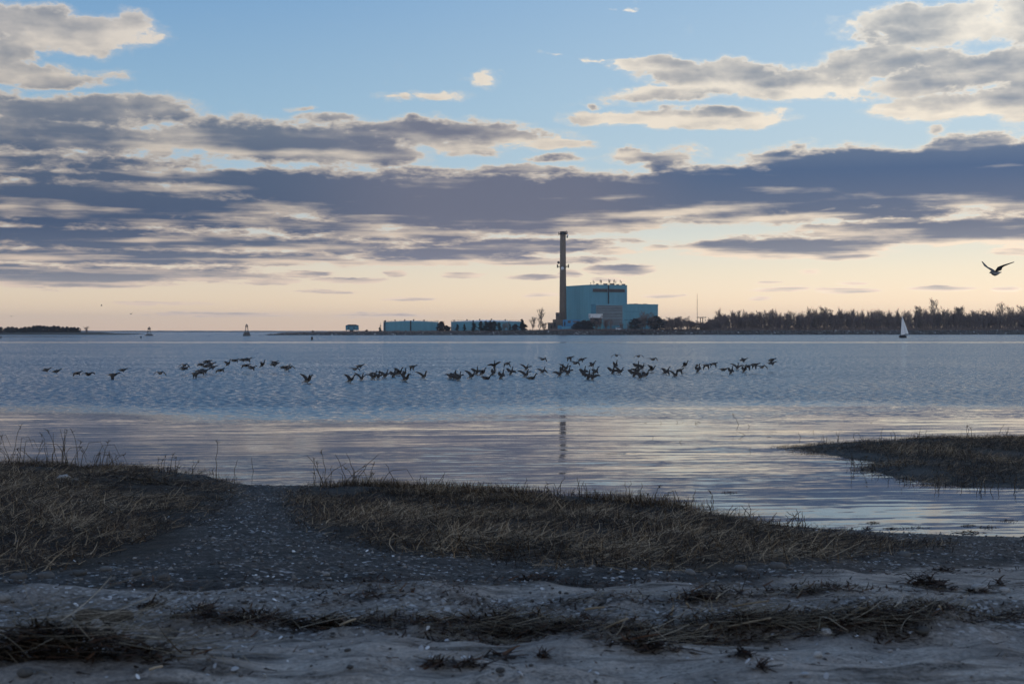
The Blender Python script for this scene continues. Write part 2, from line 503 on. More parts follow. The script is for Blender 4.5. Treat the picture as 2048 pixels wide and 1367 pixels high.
def axis(lo, hi, step, far, n):
    core = np.arange(lo, hi + step / 2, step)
    g = step * np.cumsum(1.32 ** np.arange(1, n + 1))
    return np.concatenate([(lo - g[::-1])[(lo - g[::-1]) > -far], core, (hi + g)[(hi + g) < far]])
gx = axis(-11.5, 12.5, 0.07, 75, 24)
gy = axis(4.6, 36.0, 0.07, 44, 18)
GX, GY = np.meshgrid(gx, gy)
GZ = ground_z(GX, GY)
sdL = poly_sd(GX, GY, GRASS_L)
sdM = poly_sd(GX, GY, GRASS_M)
sdS = poly_sd(GX, GY, SPIT)
edge_n = fbm(GX * 1.3, GY * 1.3, 91, 4)
soil = np.maximum(smooth(np.maximum(sdL, sdM) + 0.5 * edge_n, -0.25, 0.35), smooth(sdS, -1.0, -0.5))
# the sand starts in front of the gravel belt
SANDY = np.array([ground_at(px, py) for px, py in ((-300, 1172), (0, 1170), (260, 1168), (600, 1166), (1000, 1166), (1300, 1158), (1500, 1150), (1800, 1136), (2048, 1128), (2500, 1118))])
ysand = np.interp(GX, SANDY[:, 0], SANDY[:, 1])
sand = smooth(ysand - GY + 0.5 * edge_n, -0.1, 0.25) * (1 - soil)
# coarse shelly bands lying in the sand
shelly = smooth(np.abs(GY - (8.35 + 0.25 * fbm(GX * 0.4, GX * 0.0, 95, 2) + 0.04 * GX)), 0.95, 0.45) * sand
zone = np.stack([soil, sand, shelly, np.ones_like(sand)], -1).reshape(-1, 4)
ny_, nx_ = GX.shape
idx = np.arange(ny_ * nx_).reshape(ny_, nx_)
quads = np.stack([idx[:-1, :-1], idx[:-1, 1:], idx[1:, 1:], idx[1:, :-1]], -1).reshape(-1, 4)

gm, N, bs = new_mat('beach ground')
zn = N.node('ShaderNodeAttribute', attribute_name='zone')
zr_, zg_, zb_ = N.sep(zn.outputs['Color'])[:]
tc = N.node('ShaderNodeTexCoord').outputs['Object']
vor = N.node('ShaderNodeTexVoronoi', feature='F1')
N._in(vor.inputs['Vector'], tc)
vor.inputs['Scale'].default_value = 34.0
cellv = N.sep(vor.outputs['Color'])[0]
vor2 = N.node('ShaderNodeTexVoronoi', feature='F1')
N._in(vor2.inputs['Vector'], tc)
vor2.inputs['Scale'].default_value = 42.0
cell2 = N.sep(vor2.outputs['Color'])[1]
grav = N.ramp(cellv, [(0.0, (0.012, 0.012, 0.012)), (0.45, (0.038, 0.036, 0.035)), (0.8, (0.068, 0.065, 0.063)), (0.93, (0.12, 0.115, 0.11)), (0.965, (0.42, 0.43, 0.44))])
n_big = N.noise(tc, 0.9, 5.0, 0.6, dims='3D')
n_mid = N.noise(tc, 5.0, 6.0, 0.65, dims='3D')
n_fin = N.noise(tc, 42.0, 4.0, 0.7, dims='3D')
grav = N.mix(N.step(n_mid, 0.35, 0.7), grav, (0.030, 0.028, 0.026))
soilc = N.ramp(n_mid, [(0.3, (0.010, 0.0075, 0.005)), (0.55, (0.026, 0.0195, 0.013)), (0.75, (0.055, 0.042, 0.030))])
sandc = N.ramp(N.m('ADD', N.m('MULTIPLY', n_mid, 0.45), N.m('MULTIPLY', n_fin, 0.55)), [(0.36, (0.085, 0.076, 0.068)), (0.47, (0.26, 0.234, 0.207)), (0.62, (0.43, 0.39, 0.345))])
damp = N.step(n_big, 0.42, 0.62)
sandc = N.mix(N.m('MULTIPLY', damp, 0.45), sandc, (0.11, 0.10, 0.094))
deb = N.noise(N.v('MULTIPLY', tc, (0.9, 5.5, 1)), 1.0, 6.0, 0.68, dims='3D')     # dark crumbs drawn out in lines along the shore
sandc = N.mix(N.m('MULTIPLY', N.step(deb, 0.48, 0.64), N.step(n_fin, 0.38, 0.56, 0.35, 0.95)), sandc, (0.032, 0.027, 0.023))
peb = N.ramp(cell2, [(0.0, (0.05, 0.048, 0.047)), (0.4, (0.12, 0.115, 0.11)), (0.8, (0.2, 0.19, 0.18)), (0.95, (0.42, 0.42, 0.42))])
c1 = N.mix(zg_, grav, sandc)
c1 = N.mix(N.m('MULTIPLY', zb_, N.step(n_mid, 0.35, 0.6)), c1, peb)
c1 = N.mix(zr_, c1, soilc)
# darker where the water keeps it wet
wz = N.sep(tc)[2]
wet = N.step(wz, 0.16, 0.02)
c1 = N.mix(N.m('MULTIPLY', wet, 0.6), c1, (0.014, 0.013, 0.012))
N._in(bs.inputs['Base Color'], c1)
N._in(bs.inputs['Roughness'], N.m('MULTIPLY_ADD', wet, -0.25, 0.9))
bs.inputs['Specular IOR Level'].default_value = 0.25
hgt = N.m('ADD', N.m('MULTIPLY', vor.outputs['Distance'], N.m('MULTIPLY_ADD', zg_, -0.35, 0.55)), N.m('MULTIPLY_ADD', n_mid, 1.3, N.m('MULTIPLY', n_fin, 0.5)))
bp = N.node('ShaderNodeBump')
bp.inputs['Distance'].default_value = 0.035
N._in(bp.inputs['Height'], hgt)
N._in(bs.inputs['Normal'], bp.outputs[0])
ground = np_mesh('ground', np.stack([GX, GY, GZ], -1).reshape(-1, 3), quads, gm, smooth=True, attrs={'zone': zone})
tag(ground, kind='structure')

# ------------------------------------------------------------------ water
wm, N, bs = new_mat('sea water')
tc = N.node('ShaderNodeTexCoord').outputs['Object']
X, Y, _z = N.sep(tc)[:]
bnd = N.noise(N.v('MULTIPLY', tc, (0.05, 0.10, 1)), 1.0, 3.0, 0.55, col=False, dims='2D')
yb = N.m('MULTIPLY_ADD', bnd, 26.0, N.m('ADD', Y, -13.0))
chop = N.step(yb, 40.0, 58.0)                 # the breeze ruffles the water beyond the sheltered shore
slick = N.m('ABSOLUTE', N.m('ADD', Y, -346.0))
slick = N.step(slick, 16.0, 8.0)              # one smooth wake line across the harbour
# sheltered water: long low ripples lying nearly parallel to the shore
rot = N.node('ShaderNodeVectorRotate', rotation_type='Z_AXIS')
N._in(rot.inputs['Vector'], tc)
rot.inputs['Angle'].default_value = rad(-5)
lv = N.v('MULTIPLY', rot.outputs[0], (0.16, 0.95, 1))
a1 = N.noise(lv, 1.0, 2.0, 0.5, 0.4, col=True)
a2 = N.noise(N.v('MULTIPLY', rot.outputs[0], (0.4, 4.2, 1)), 1.0, 2.0, 0.5, 0.6, col=True)
a3 = N.noise(N.v('MULTIPLY', tc, (3.0, 9.0, 1)), 1.0, 2.0, 0.5, col=True)
cen = lambda c: N.v('SUBTRACT', c, (0.5, 0.5, 0.5))
calm_amp = N.step(N.noise(N.v('MULTIPLY', tc, (0.10, 0.22, 1)), 1.0, 2.0, 0.5), 0.3, 0.65, 0.55, 1.25)
calm_s = N.v('ADD', N.v('MULTIPLY', cen(a1), (0.011, 0.044, 0)), N.v('ADD', N.v('MULTIPLY', cen(a2), (0.030, 0.068, 0)), N.v('MULTIPLY', cen(a3), (0.030, 0.024, 0))))
calm_s = N.v('MULTIPLY', calm_s, N.xyz(calm_amp, calm_amp, 0.0))
# open water: short steep chop
c1_ = N.noise(N.v('MULTIPLY', tc, (3.0, 6.5, 1)), 1.0, 2.5, 0.6, 0.3, col=True)
c2_ = N.noise(N.v('MULTIPLY', tc, (0.05, 0.10, 1)), 1.0, 3.0, 0.5, col=True)
chop_s = N.v('ADD', N.v('MULTIPLY', cen(c1_), (0.52, 0.92, 0)), N.v('MULTIPLY_ADD', cen(c2_), (0.03, 0.09, 0), (0, -0.145, 0)))   # wavelet fronts lean towards the beach
k_ = N.m('MULTIPLY', chop, N.m('MULTIPLY_ADD', slick, -0.9, 1.0))
slope = N.v('ADD', calm_s, N.v('MULTIPLY', chop_s, N.xyz(k_, k_, 0.0)))
nrm = N.v('NORMALIZE', N.v('ADD', slope, (0.0, 0.0, 1.0)))
N._in(bs.inputs['Normal'], nrm)
bs.inputs['Base Color'].default_value = (0.014, 0.030, 0.048, 1)
bs.inputs['Roughness'].default_value = 0.04
bs.inputs['IOR'].default_value = 1.333
wx = np.concatenate([-np.geomspace(6400, 40, 14), np.linspace(-36, 36, 13), np.geomspace(40, 6400, 14)])
wy = np.concatenate([np.linspace(8, 60, 14), np.geomspace(70, 8300, 26)])
WX, WY = np.meshgrid(wx, wy)
idx = np.arange(WX.size).reshape(WX.shape)
quads = np.stack([idx[:-1, :-1], idx[:-1, 1:], idx[1:, 1:], idx[1:, :-1]], -1).reshape(-1, 4)
water = np_mesh('water', np.stack([WX, WY, np.zeros_like(WX)], -1).reshape(-1, 3), quads, wm)
tag(water, kind='structure')

# ------------------------------------------------------------------ far shore: land, riprap, hills
def px_x(px, d): return (px - 1024) / F * d
def py_z(py, d): return CAM_H + (HZ - py) / F * d

PEN = np.array([  # photo column, water-line row, land-top row
    (528, 669.9, 669.0), (560, 669.9, 667.2), (640, 670.0, 665.6), (760, 670.0, 663.8), (900, 669.9, 663.4), (1050, 669.8, 661.6), (1100, 669.7, 660.0),
    (1300, 669.4, 659.6), (1450, 669.1, 659.4), (1700, 668.8, 659.2), (2048, 668.6, 658.8), (2600, 668.4, 658.6)], float)
def pen(px):
    w = np.interp(px, PEN[:, 0], PEN[:, 1])
    d = CAM_H * F / (w - HZ)
    top = CAM_H + (HZ - np.interp(px, PEN[:, 0], PEN[:, 2])) / F * (d + 25)
    return d, np.maximum(top, 0.4)

mat_land = simple_mat('rough winter grass', (0.060, 0.052, 0.040), 0.95, 0.5, 0.25, stretch=(1, 1, 2))
pxs = np.linspace(528, 2600, 420)
dW, zT = pen(pxs)
rows = [(-8, -1.0, 0), (0, 0.02, 0), (4, 0.42, 0), (9, 0.72, 1), (16, 0.9, 1), (25, 1.0, 1), (60, 1.03, 1), (140, 1.05, 1), (420, 1.0, 1), (440, -0.2, 0)]
V_, n_ = [], len(pxs)
for j, (off, k, r_) in enumerate(rows):
    x = px_x(pxs, dW)
    taper = smooth(pxs, 528, 760)
    o_ = off if off < 20 else off * (0.25 + 0.75 * taper)
    y = dW + o_
    z = np.where(k > 0, zT * k, k) + (0.35 * fbm(x * 0.08, y * 0.08, 5, 3) * taper if r_ else 0) + (0.25 * fbm(x * 0.5, y * 0.5, 6, 2) if 0 < off < 30 else 0) * taper
    V_.append(np.stack([x, y, z], -1))
V_ = np.concatenate(V_)
ix = np.arange(len(rows) * n_).reshape(len(rows), n_)
q = np.stack([ix[:-1, :-1], ix[:-1, 1:], ix[1:, 1:], ix[1:, :-1]], -1).reshape(-1, 4)
tag(np_mesh('shore', V_, q, mat_land, smooth=True), kind='structure')

def land_z(px, back):
    d, zt = pen(px)
    return d + back, zt * float(np.interp(back, [r_[0] for r_ in rows], [max(r_[1], 0) for r_ in rows]))

# riprap boulders along the water line (uncountable)
ico = bmesh.new()
bmesh.ops.create_icosphere(ico, subdivisions=1, radius=1.0)
ICO_V = np.array([v.co[:] for v in ico.verts]); ICO_F = np.array([[v.index for v in f.verts] for f in ico.faces])
ico.free()
def scatter_rocks(name, pos, size, mat, flat=0.65, jitter=0.28, seed=1, parent=None):
    r = np.random.default_rng(seed)
    n = len(pos)
    base = ICO_V[None] * (1 + jitter * (r.random((n, len(ICO_V), 1)) - 0.5) * 2)
    sc = np.asarray(size)[:, None] * np.stack([0.7 + 0.6 * r.random(n), 0.7 + 0.6 * r.random(n), flat * (0.7 + 0.6 * r.random(n))], -1)
    v = base * sc[:, None, :]
    a = r.random(n) * 6.283
    ca, sa = np.cos(a)[:, None], np.sin(a)[:, None]
    v = np.stack([v[..., 0] * ca - v[..., 1] * sa, v[..., 0] * sa + v[..., 1] * ca, v[..., 2]], -1) + np.asarray(pos)[:, None, :]
    f = (ICO_F[None] + (np.arange(n) * len(ICO_V))[:, None, None]).reshape(-1, 3)
    tint = np.repeat(r.random(n), len(ICO_V))
    return np_mesh(name, v.reshape(-1, 3), f, mat, attrs={'tint': tint}, parent=parent)

def tint_mat(name, stops, rough=0.85, spec=0.2, nscale=0.0, nvar=0.3):
    m_, N, bs = new_mat(name)
    at_ = N.node('ShaderNodeAttribute', attribute_name='tint')
    c = N.ramp(at_.outputs['Fac'], stops)
    if nscale:
        tc = N.node('ShaderNodeTexCoord').outputs['Object']
        c = N.mix(1.0, c, N.ramp(N.noise(tc, nscale, 4.0, 0.6, dims='3D'), [(0.3, 1 - nvar), (0.7, 1.0)]), 'MULTIPLY')
    N._in(bs.inputs['Base Color'], c)
    bs.inputs['Roughness'].default_value = rough
    bs.inputs['Specular IOR Level'].default_value = spec
    return m_

mat_riprap = tint_mat('riprap stone', [(0.0, (0.035, 0.034, 0.034)), (0.6, (0.085, 0.08, 0.075)), (0.92, (0.14, 0.135, 0.13)), (0.975, (0.4, 0.4, 0.4))])
r = np.random.default_rng(3)
pp = 535 + 1700 * r.random(5200)
off = 0.4 + 11 * r.random(5200) ** 1.5
dd, zt = pen(pp)
kz = np.interp(off, [r_[0] for r_ in rows], [max(r_[1], 0) for r_ in rows])
pos = np.stack([px_x(pp, dd), dd + off, zt * kz + 0.1], -1)
tag(scatter_rocks('riprap', pos, 0.35 + 0.75 * r.random(5200) ** 2, mat_riprap, seed=4), 'dark boulders piled along the waterline of the far shore', 'rocks', kind='stuff')

mat_hill = simple_mat('distant wooded hills', (0.05, 0.055, 0.05), 1.0, 0.3, 0.01)
hx = np.linspace(-5200, 5200, 400)
hrow = []
for k, off in ((0.0, 0), (0.75, 60), (1.0, 160), (0.9, 400), (-0.3, 700)):
    hgt = (9.6 + 5.5 * fbm(hx / 900, hx * 0, 12, 4)) * (0.9 + 0.12 * np.sin(hx / 400))
    z = np.where(k > 0, hgt * k, k * 3) + (1.6 * fbm(hx / 60, hx * 0 + off, 13, 3) if k > 0.5 else 0)
    hrow.append(np.stack([hx, np.full_like(hx, 7300 + off), z], -1))
hv = np.concatenate(hrow)
ix = np.arange(5 * 400).reshape(5, 400)
q = np.stack([ix[:-1, :-1], ix[:-1, 1:], ix[1:, 1:], ix[1:, :-1]], -1).reshape(-1, 4)
tag(np_mesh('hills', hv, q, mat_hill, smooth=True), kind='structure')

# low island on the left with its sand bar
DI = 1150.0
ipx = np.linspace(-420, 200, 90)
rowsI = [(-6, -0.6), (0, 0.05), (10, 1.2), (24, 2.0), (70, 2.2), (120, 1.0), (130, -0.5)]
iv = []
for off, k in rowsI:
    tp = smooth(ipx, 196, 150)
    iv.append(np.stack([px_x(ipx, DI), DI + off + 0 * ipx, np.where(k > 0, k * tp + 0.03, k)], -1))
iv = np.concatenate(iv)
ix = np.arange(len(rowsI) * 90).reshape(len(rowsI), 90)
q = np.stack([ix[:-1, :-1], ix[:-1, 1:], ix[1:, 1:], ix[1:, :-1]], -1).reshape(-1, 4)
tag(np_mesh('island', iv, q, mat_land, smooth=True), kind='structure')
def bar(name, x0, x1, py, d, depth, h):
    b = MB()
    n = 40
    v, f = [], []
    for i in range(n + 1):
        t = i / n
        e = min(1.0, 6 * t, 6 * (1 - t))
        x = px_x(x0 + (x1 - x0) * t, d)
        hh = h * e * (0.75 + 0.25 * math.sin(i * 1.7))
        v += [(x, d - depth * 0.5 * e - 0.3, -0.2), (x, d - depth * 0.2 * e, hh), (x, d + depth * 0.3 * e, hh), (x, d + depth * 0.6 * e + 0.3, -0.2)]
    for i in range(n):
        for k in range(3):
            a = i * 4 + k
            f.append((a, a + 4, a + 5, a + 1))
    return tag(b.add(v, f).build(name, mat_land, smooth=True), kind='structure')
bar('sand_bar', -200, 192, 673.5, 720, 12, 0.30)
bar('low_islet', 186, 292, 666, 1500, 30, 0.9)

# ------------------------------------------------------------------ power station
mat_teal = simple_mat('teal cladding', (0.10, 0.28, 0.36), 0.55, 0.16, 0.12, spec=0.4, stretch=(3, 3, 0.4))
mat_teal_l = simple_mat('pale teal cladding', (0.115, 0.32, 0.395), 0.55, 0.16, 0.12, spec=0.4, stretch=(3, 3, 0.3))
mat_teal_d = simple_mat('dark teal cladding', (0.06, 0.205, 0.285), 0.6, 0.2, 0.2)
mat_grid = simple_mat('weathered metal grid', (0.22, 0.28, 0.32), 0.6, 0.2, 0.3)
mat_glass = simple_mat('old dark glazing', (0.015, 0.03, 0.042), 0.25, 0.5, 0.4, spec=0.5)
mat_conc = simple_mat('aged concrete', (0.155, 0.120, 0.092), 0.9, 0.22, 0.15, stretch=(1, 1, 0.25))
mat_soot = simple_mat('sooty concrete', (0.035, 0.034, 0.034), 0.95, 0.25, 0.3)
mat_dark = simple_mat('dark steel', (0.022, 0.022, 0.025), 0.6, 0.4, 1.0)
mat_white = simple_mat('white painted metal', (0.66, 0.68, 0.70), 0.5, 0.1, 0.4)
mat_rust = simple_mat('rusty streaked metal', (0.13, 0.10, 0.085), 0.8, 0.5, 0.5)
mat_blue = simple_mat('blue painted steel', (0.05, 0.22, 0.42), 0.5, 0.35, 0.35)

DP = 1200.0
mpp = DP / F                       # metres per photo pixel at the plant
TH = rad(25)
GZ0 = 3.6
plant = empty('power_station', (px_x(1182, DP), DP, GZ0), TH)
tag(plant, 'teal clad power station hall with a stepped roofline behind the bare shore', 'building')
hB = py_z(569.5, DP) - GZ0
hT = py_z(608, DP) - GZ0
def ribbed(mb, x0, y0, x1, y1, z0, z1, pitch=0.9, dep=0.10):
    """wall cladding with vertical ribs between two plan points; ribs point to the right-hand side of the direction"""
    L = math.hypot(x1 - x0, y1 - y0)
    n = max(2, int(L / pitch))
    tx, ty = (x1 - x0) / L, (y1 - y0) / L
    nx, ny = ty, -tx
    v, f = [], []
    for i in range(n):
        for s, o_ in ((0.0, 0), (0.12, dep), (0.5, dep), (0.62, 0)):
            p = (i + s) / n * L
            v += [(x0 + tx * p + nx * o_, y0 + ty * p + ny * o_, z0), (x0 + tx * p + nx * o_, y0 + ty * p + ny * o_, z1)]
    v += [(x1, y1, z0), (x1, y1, z1)]
    for i in range(len(v) // 2 - 1):
        f.append((2 * i, 2 * i + 2, 2 * i + 3, 2 * i + 1))
    mb.add(v, f)
A1, B1, S1, A2 = 34.9, 49.0, 7.5, 61.0
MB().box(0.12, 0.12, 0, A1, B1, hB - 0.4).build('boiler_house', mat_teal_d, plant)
w = MB(); ribbed(w, 0, 0, A1, 0, 0, hB); w.box(0, 0.02, hB - 1.0, A1 + 0.1, 0.35, hB + 0.25)
w.build('wall', mat_teal, plant)
w = MB(); ribbed(w, 0, B1, 0, 0, 0, hB, 1.4, 0.14); w.box(-0.12, 0.4, hB - 0.8, 0.2, B1, hB + 0.25)
for k in range(5): w.box(-0.22, 3 + k * 9.2, 0, -0.14, 3.5 + k * 9.2, hB - 3)
w.build('wall', mat_teal_l, plant)
# louvre strip under the roof, with its drops of rust
lz0, lz1 = py_z(583.5, DP) - GZ0, py_z(577, DP) - GZ0
lv_ = MB().box(1.6, -0.35, lz0, 15.8, -0.16, lz1).box(17.4, -0.35, lz0, 32.6, -0.16, lz1).build('louvre_band', mat_rust, plant)
for x_a, n_l in ((1.9, 12), (17.7, 13)):
    sl = MB()
    for k in range(n_l):
        sl.box(x_a + k * 1.13, -0.47, lz0 + 0.35, x_a + k * 1.13 + 0.55, -0.36, lz1 - 0.35)
    sl.box(x_a, -0.40, lz0 + 0.2, x_a + (n_l - 1) * 1.13 + 0.55, -0.355, lz0 + 0.4)
    sl.build('louvre_opening', mat_dark, lv_)
MB().box(16.2, -0.62, hT, 17.0, -0.16, hB + 0.2).build('downpipe', mat_dark, plant)
# turbine hall
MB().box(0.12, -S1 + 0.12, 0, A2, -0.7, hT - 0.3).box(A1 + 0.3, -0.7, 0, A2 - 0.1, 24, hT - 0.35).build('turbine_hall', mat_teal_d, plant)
w = MB(); ribbed(w, 26.2, -S1, A2, -S1, 0, hT, 1.1, 0.1); w.box(0, -S1 - 0.05, hT - 0.9, A2 + 0.1, -S1 + 0.25, hT + 0.22)
w.build('wall', mat_teal, plant)
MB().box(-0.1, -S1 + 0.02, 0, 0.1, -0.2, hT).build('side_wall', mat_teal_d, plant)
gz0_, gz1_ = py_z(650, DP) - GZ0, hT - 1.1
win = MB().box(0.9, -S1 - 0.08, gz0_, 26.0, -S1 + 0.1, gz1_).build('window', mat_glass, plant)
fr = MB()
for k in range(25):
    x = 0.9 + k * 1.045
    fr.box(x - 0.10, -S1 - 0.26, gz0_, x + 0.10, -S1 - 0.09, gz1_)
for k in range(14):
    z = gz0_ + (gz1_ - gz0_) * k / 13
    fr.box(0.8, -S1 - 0.24, z - (0.16 if k not in (5, 9) else 0.34), 26.1, -S1 - 0.10, z + 0.16)
fr.build('frame', mat_grid, win)
MB().box(27.5, -S1 - 0.2, 8.5, 43, -S1 - 0.11, 9.3).box(27.5, -S1 - 0.2, 15.8, 43, -S1 - 0.11, 16.2).build('ledge', mat_teal_d, plant)
for k, (a, wd, h_) in enumerate(((39, 3, 0.7), (44, 2.4, 0.9), (48, 2.4, 0.6), (53, 3.2, 0.8))):
    MB().box(a, 2, hT - 0.3, a + wd, 5, hT + h_).build('roof_vent', mat_rust, plant)
# aerials and cabinets along the roof edge
r = random.Random(5)
for a, h_ in ((-0.0, 2.2), (2.4, 4.2), (3.4, 3.2), (9.2, 4.4), (9.9, 5.0), (10.6, 4.0), (16.9, 5.4), (17.7, 4.4), (18.8, 5.0), (22.2, 4.6), (23.0, 5.2), (23.8, 3.8), (28.4, 4.8), (29.4, 3.6), (-0.0, 1.6)):
    b = r.uniform(0.8, 2.2)
    MB().tube([(a + 0.6, b, hB - 0.4), (a + 0.6, b, hB + h_)], 0.10, 5).box(a + 0.42, b - 0.15, hB + h_ * 0.5, a + 0.78, b + 0.15, hB + h_ * 0.95).build('aerial', mat_dark, plant)
for a in (12.3, 19.6, 30.8):
    d_ = MB().lathe([(0.08, -0.25), (0.4, -0.15), (0.65, 0.1), (0.7, 0.15)], 12).build('dish', mat_dark, plant)
    d_.location = (a, 1.2, hB + 0.9); d_.rotation_euler = (rad(70), 0, rad(60))
for a, wd, h_ in ((6.2, 1.6, 1.2), (13.6, 2.8, 1.4), (19.8, 3.4, 1.6), (26.0, 1.6, 1.0), (31.5, 2.2, 1.3)):
    MB().box(a, 1.0, hB - 0.4, a + wd, 3.0, hB + h_).build('roof_cabinet', mat_rust, plant)

# chimney
DC = 1216.0
ch = empty('chimney', (px_x(1125.8, DC), DC, GZ0))
tag(ch, 'tall tapering grey concrete chimney with aerials beside the teal power station', 'chimney')
c_mpp = DC / F
zc_top = py_z(463, DC) - GZ0
MB().lathe([(7.5 * c_mpp, 0), (7.0 * c_mpp, 22), (6.2 * c_mpp, 52), (5.75 * c_mpp, zc_top - 2.6)], 40).build('shaft', mat_conc, ch, True)
MB().lathe([(5.95 * c_mpp, zc_top - 2.6), (6.05 * c_mpp, zc_top - 0.4), (5.9 * c_mpp, zc_top), (4.9 * c_mpp, zc_top), (4.8 * c_mpp, zc_top - 2)], 40).build('cap', mat_soot, ch, True)
def ring(z, r0, name):
    pl = MB().lathe([(r0 - 0.9, z), (r0, z), (r0, z + 0.22), (r0 - 0.9, z + 0.22)], 32, caps=False)
    for k in range(16):
        t = k * math.pi / 8
        pl.tube([(r0 * math.cos(t), r0 * math.sin(t), z), (r0 * math.cos(t), r0 * math.sin(t), z + 1.3)], 0.06, 4)
    pl.lathe([(r0 - 0.05, z + 1.25), (r0 + 0.05, z + 1.25), (r0 + 0.05, z + 1.35), (r0 - 0.05, z + 1.35)], 32, caps=False)
    return pl.build(name, mat_dark, ch)
z1 = py_z(469, DC) - GZ0; z2 = py_z(534.5, DC) - GZ0
ring(z1, 3.3, 'gallery')
ring(z2, 3.7, 'gallery')
def dish(x, y, z, r0, mat, rot):
    o = MB().lathe([(0.05, -0.55 * r0), (0.5 * r0, -0.42 * r0), (0.9 * r0, 0.0), (r0, 0.2 * r0), (r0, 0.35 * r0)], 20).build('dish', mat, ch, True)
    o.location = (x, y, z); o.rotation_euler = rot
dish(-4.0, -1.0, py_z(525, DC) - GZ0, 1.25, mat_conc, (rad(90), 0, rad(30)))
dish(-0.6, -3.9, py_z(537, DC) - GZ0, 1.35, mat_white, (rad(90), 0, 0))
dish(3.7, -1.5, py_z(471, DC) - GZ0, 1.0, mat_white, (rad(90), 0, rad(40)))
dish(3.4, -2.0, py_z(474.5, DC) - GZ0, 0.9, mat_dark, (rad(90), 0, rad(50)))
for (x, z, h_) in ((-4.9, z2, 2.6), (-4.3, z2, 2.0), (4.9, z2, 2.8), (4.3, z2, 2.2), (-3.6, z1, 2.4), (3.7, z1, 2.4), (2.9, z1 + 1, 2.2)):
    MB().tube([(x * 0.7, -0.3, z + 0.4), (x, -0.5, z + 0.5)], 0.14, 4).box(x - 0.28, -0.8, z - 0.4, x + 0.28, -0.3, z + h_).build('antenna', mat_dark, ch)

# small plant around the chimney foot
def at_plant(px, py, d=1170.0): return (px_x(px, d), d, py_z(py, d))
def block(name, label, cat, px0, px1, py0, py1, d, depth, mat, group=None, parts=()):
    root = empty(name, (px_x((px0 + px1) / 2, d), d, 0))
    tag(root, label, cat, group)
    hw = (px1 - px0) / 2 / F * d
    z0, z1 = min(py_z(py1, d), py_z(py1, d)) - 1.0, py_z(py0, d)
    b = MB().box(-hw, 0, z0, hw, depth, z1 - 0.15).box(-hw - 0.12, -0.12, z1 - 0.15, hw + 0.12, depth + 0.12, z1 + 0.08)
    b.build('wall', mat, root)
    for (nm, m_, u0, u1, v0, v1) in parts:
        MB().box(-hw + 2 * hw * u0, -0.16, z0 + (z1 - z0) * v0, -hw + 2 * hw * u1, -0.02, z0 + (z1 - z0) * v1).build(nm, m_, root)
    return root
block('concrete_plinth', 'grey concrete block at the foot of the chimney', 'plant building', 1106, 1127, 638.5, 656, 1195, 10, mat_conc, parts=[('door', mat_dark, .1, .25, .3, .7), ('pipe_duct', mat_rust, .55, .62, .1, .95)])
block('flue_duct', 'stepped dark duct housing left of the chimney base', 'duct', 1112, 1119, 625, 640, 1200, 8, mat_rust, parts=[('vent', mat_dark, .2, .8, .6, .85), ('pipe_duct', mat_conc, .3, .5, 0, .6)])
block('pump_house', 'small grey pump house standing left of the concrete chimney block', 'pump house', 1096, 1106, 645, 658, 1190, 7, mat_conc, parts=[('door', mat_dark, .55, .8, .1, .7)])
block('panelled_shed', 'bright blue shed with rusty panels below the chimney', 'shed', 1126.5, 1162, 639, 650, 1180, 9, mat_blue, parts=[('rust_panel', mat_rust, .25, .42, .5, .85), ('rust_panel', mat_rust, .55, .85, .62, .8), ('door', mat_dark, .05, .12, .1, .7)])
block('storage_container', 'pale blue storage container, the longer one beside the shrubs', 'container', 1124, 1159, 653, 661, 1160, 3, simple_mat('faded blue paint', (0.10, 0.32, 0.48), 0.5, 0.25, 0.5), 'containers by the chimney', parts=[('door', mat_blue, .8, .98, .1, .9)])
block('storage_container', 'short blue storage container in front of the chimney foot', 'container', 1115.5, 1123.4, 650.5, 659, 1168, 3, simple_mat('worn blue paint', (0.07, 0.26, 0.40), 0.5, 0.25, 0.5), 'containers by the chimney', parts=[('door', mat_blue, .6, .95, .1, .9)])
block('white_cabin', 'white box cabin raised in front of the grid window', 'cabin', 1178, 1205, 627.5, 634, 1172, 5, mat_white, parts=[('door', mat_grid, .02, .1, .2, .85), ('support_frame', mat_dark, .1, .9, -1.2, .12)])
block('low_annex', 'low pale teal annex running under the white cabin', 'annex', 1160, 1206, 640, 656, 1178, 8, mat_teal_l, parts=[('door', mat_dark, .4, .5, .1, .6), ('window', mat_glass, .6, .9, .5, .75)])

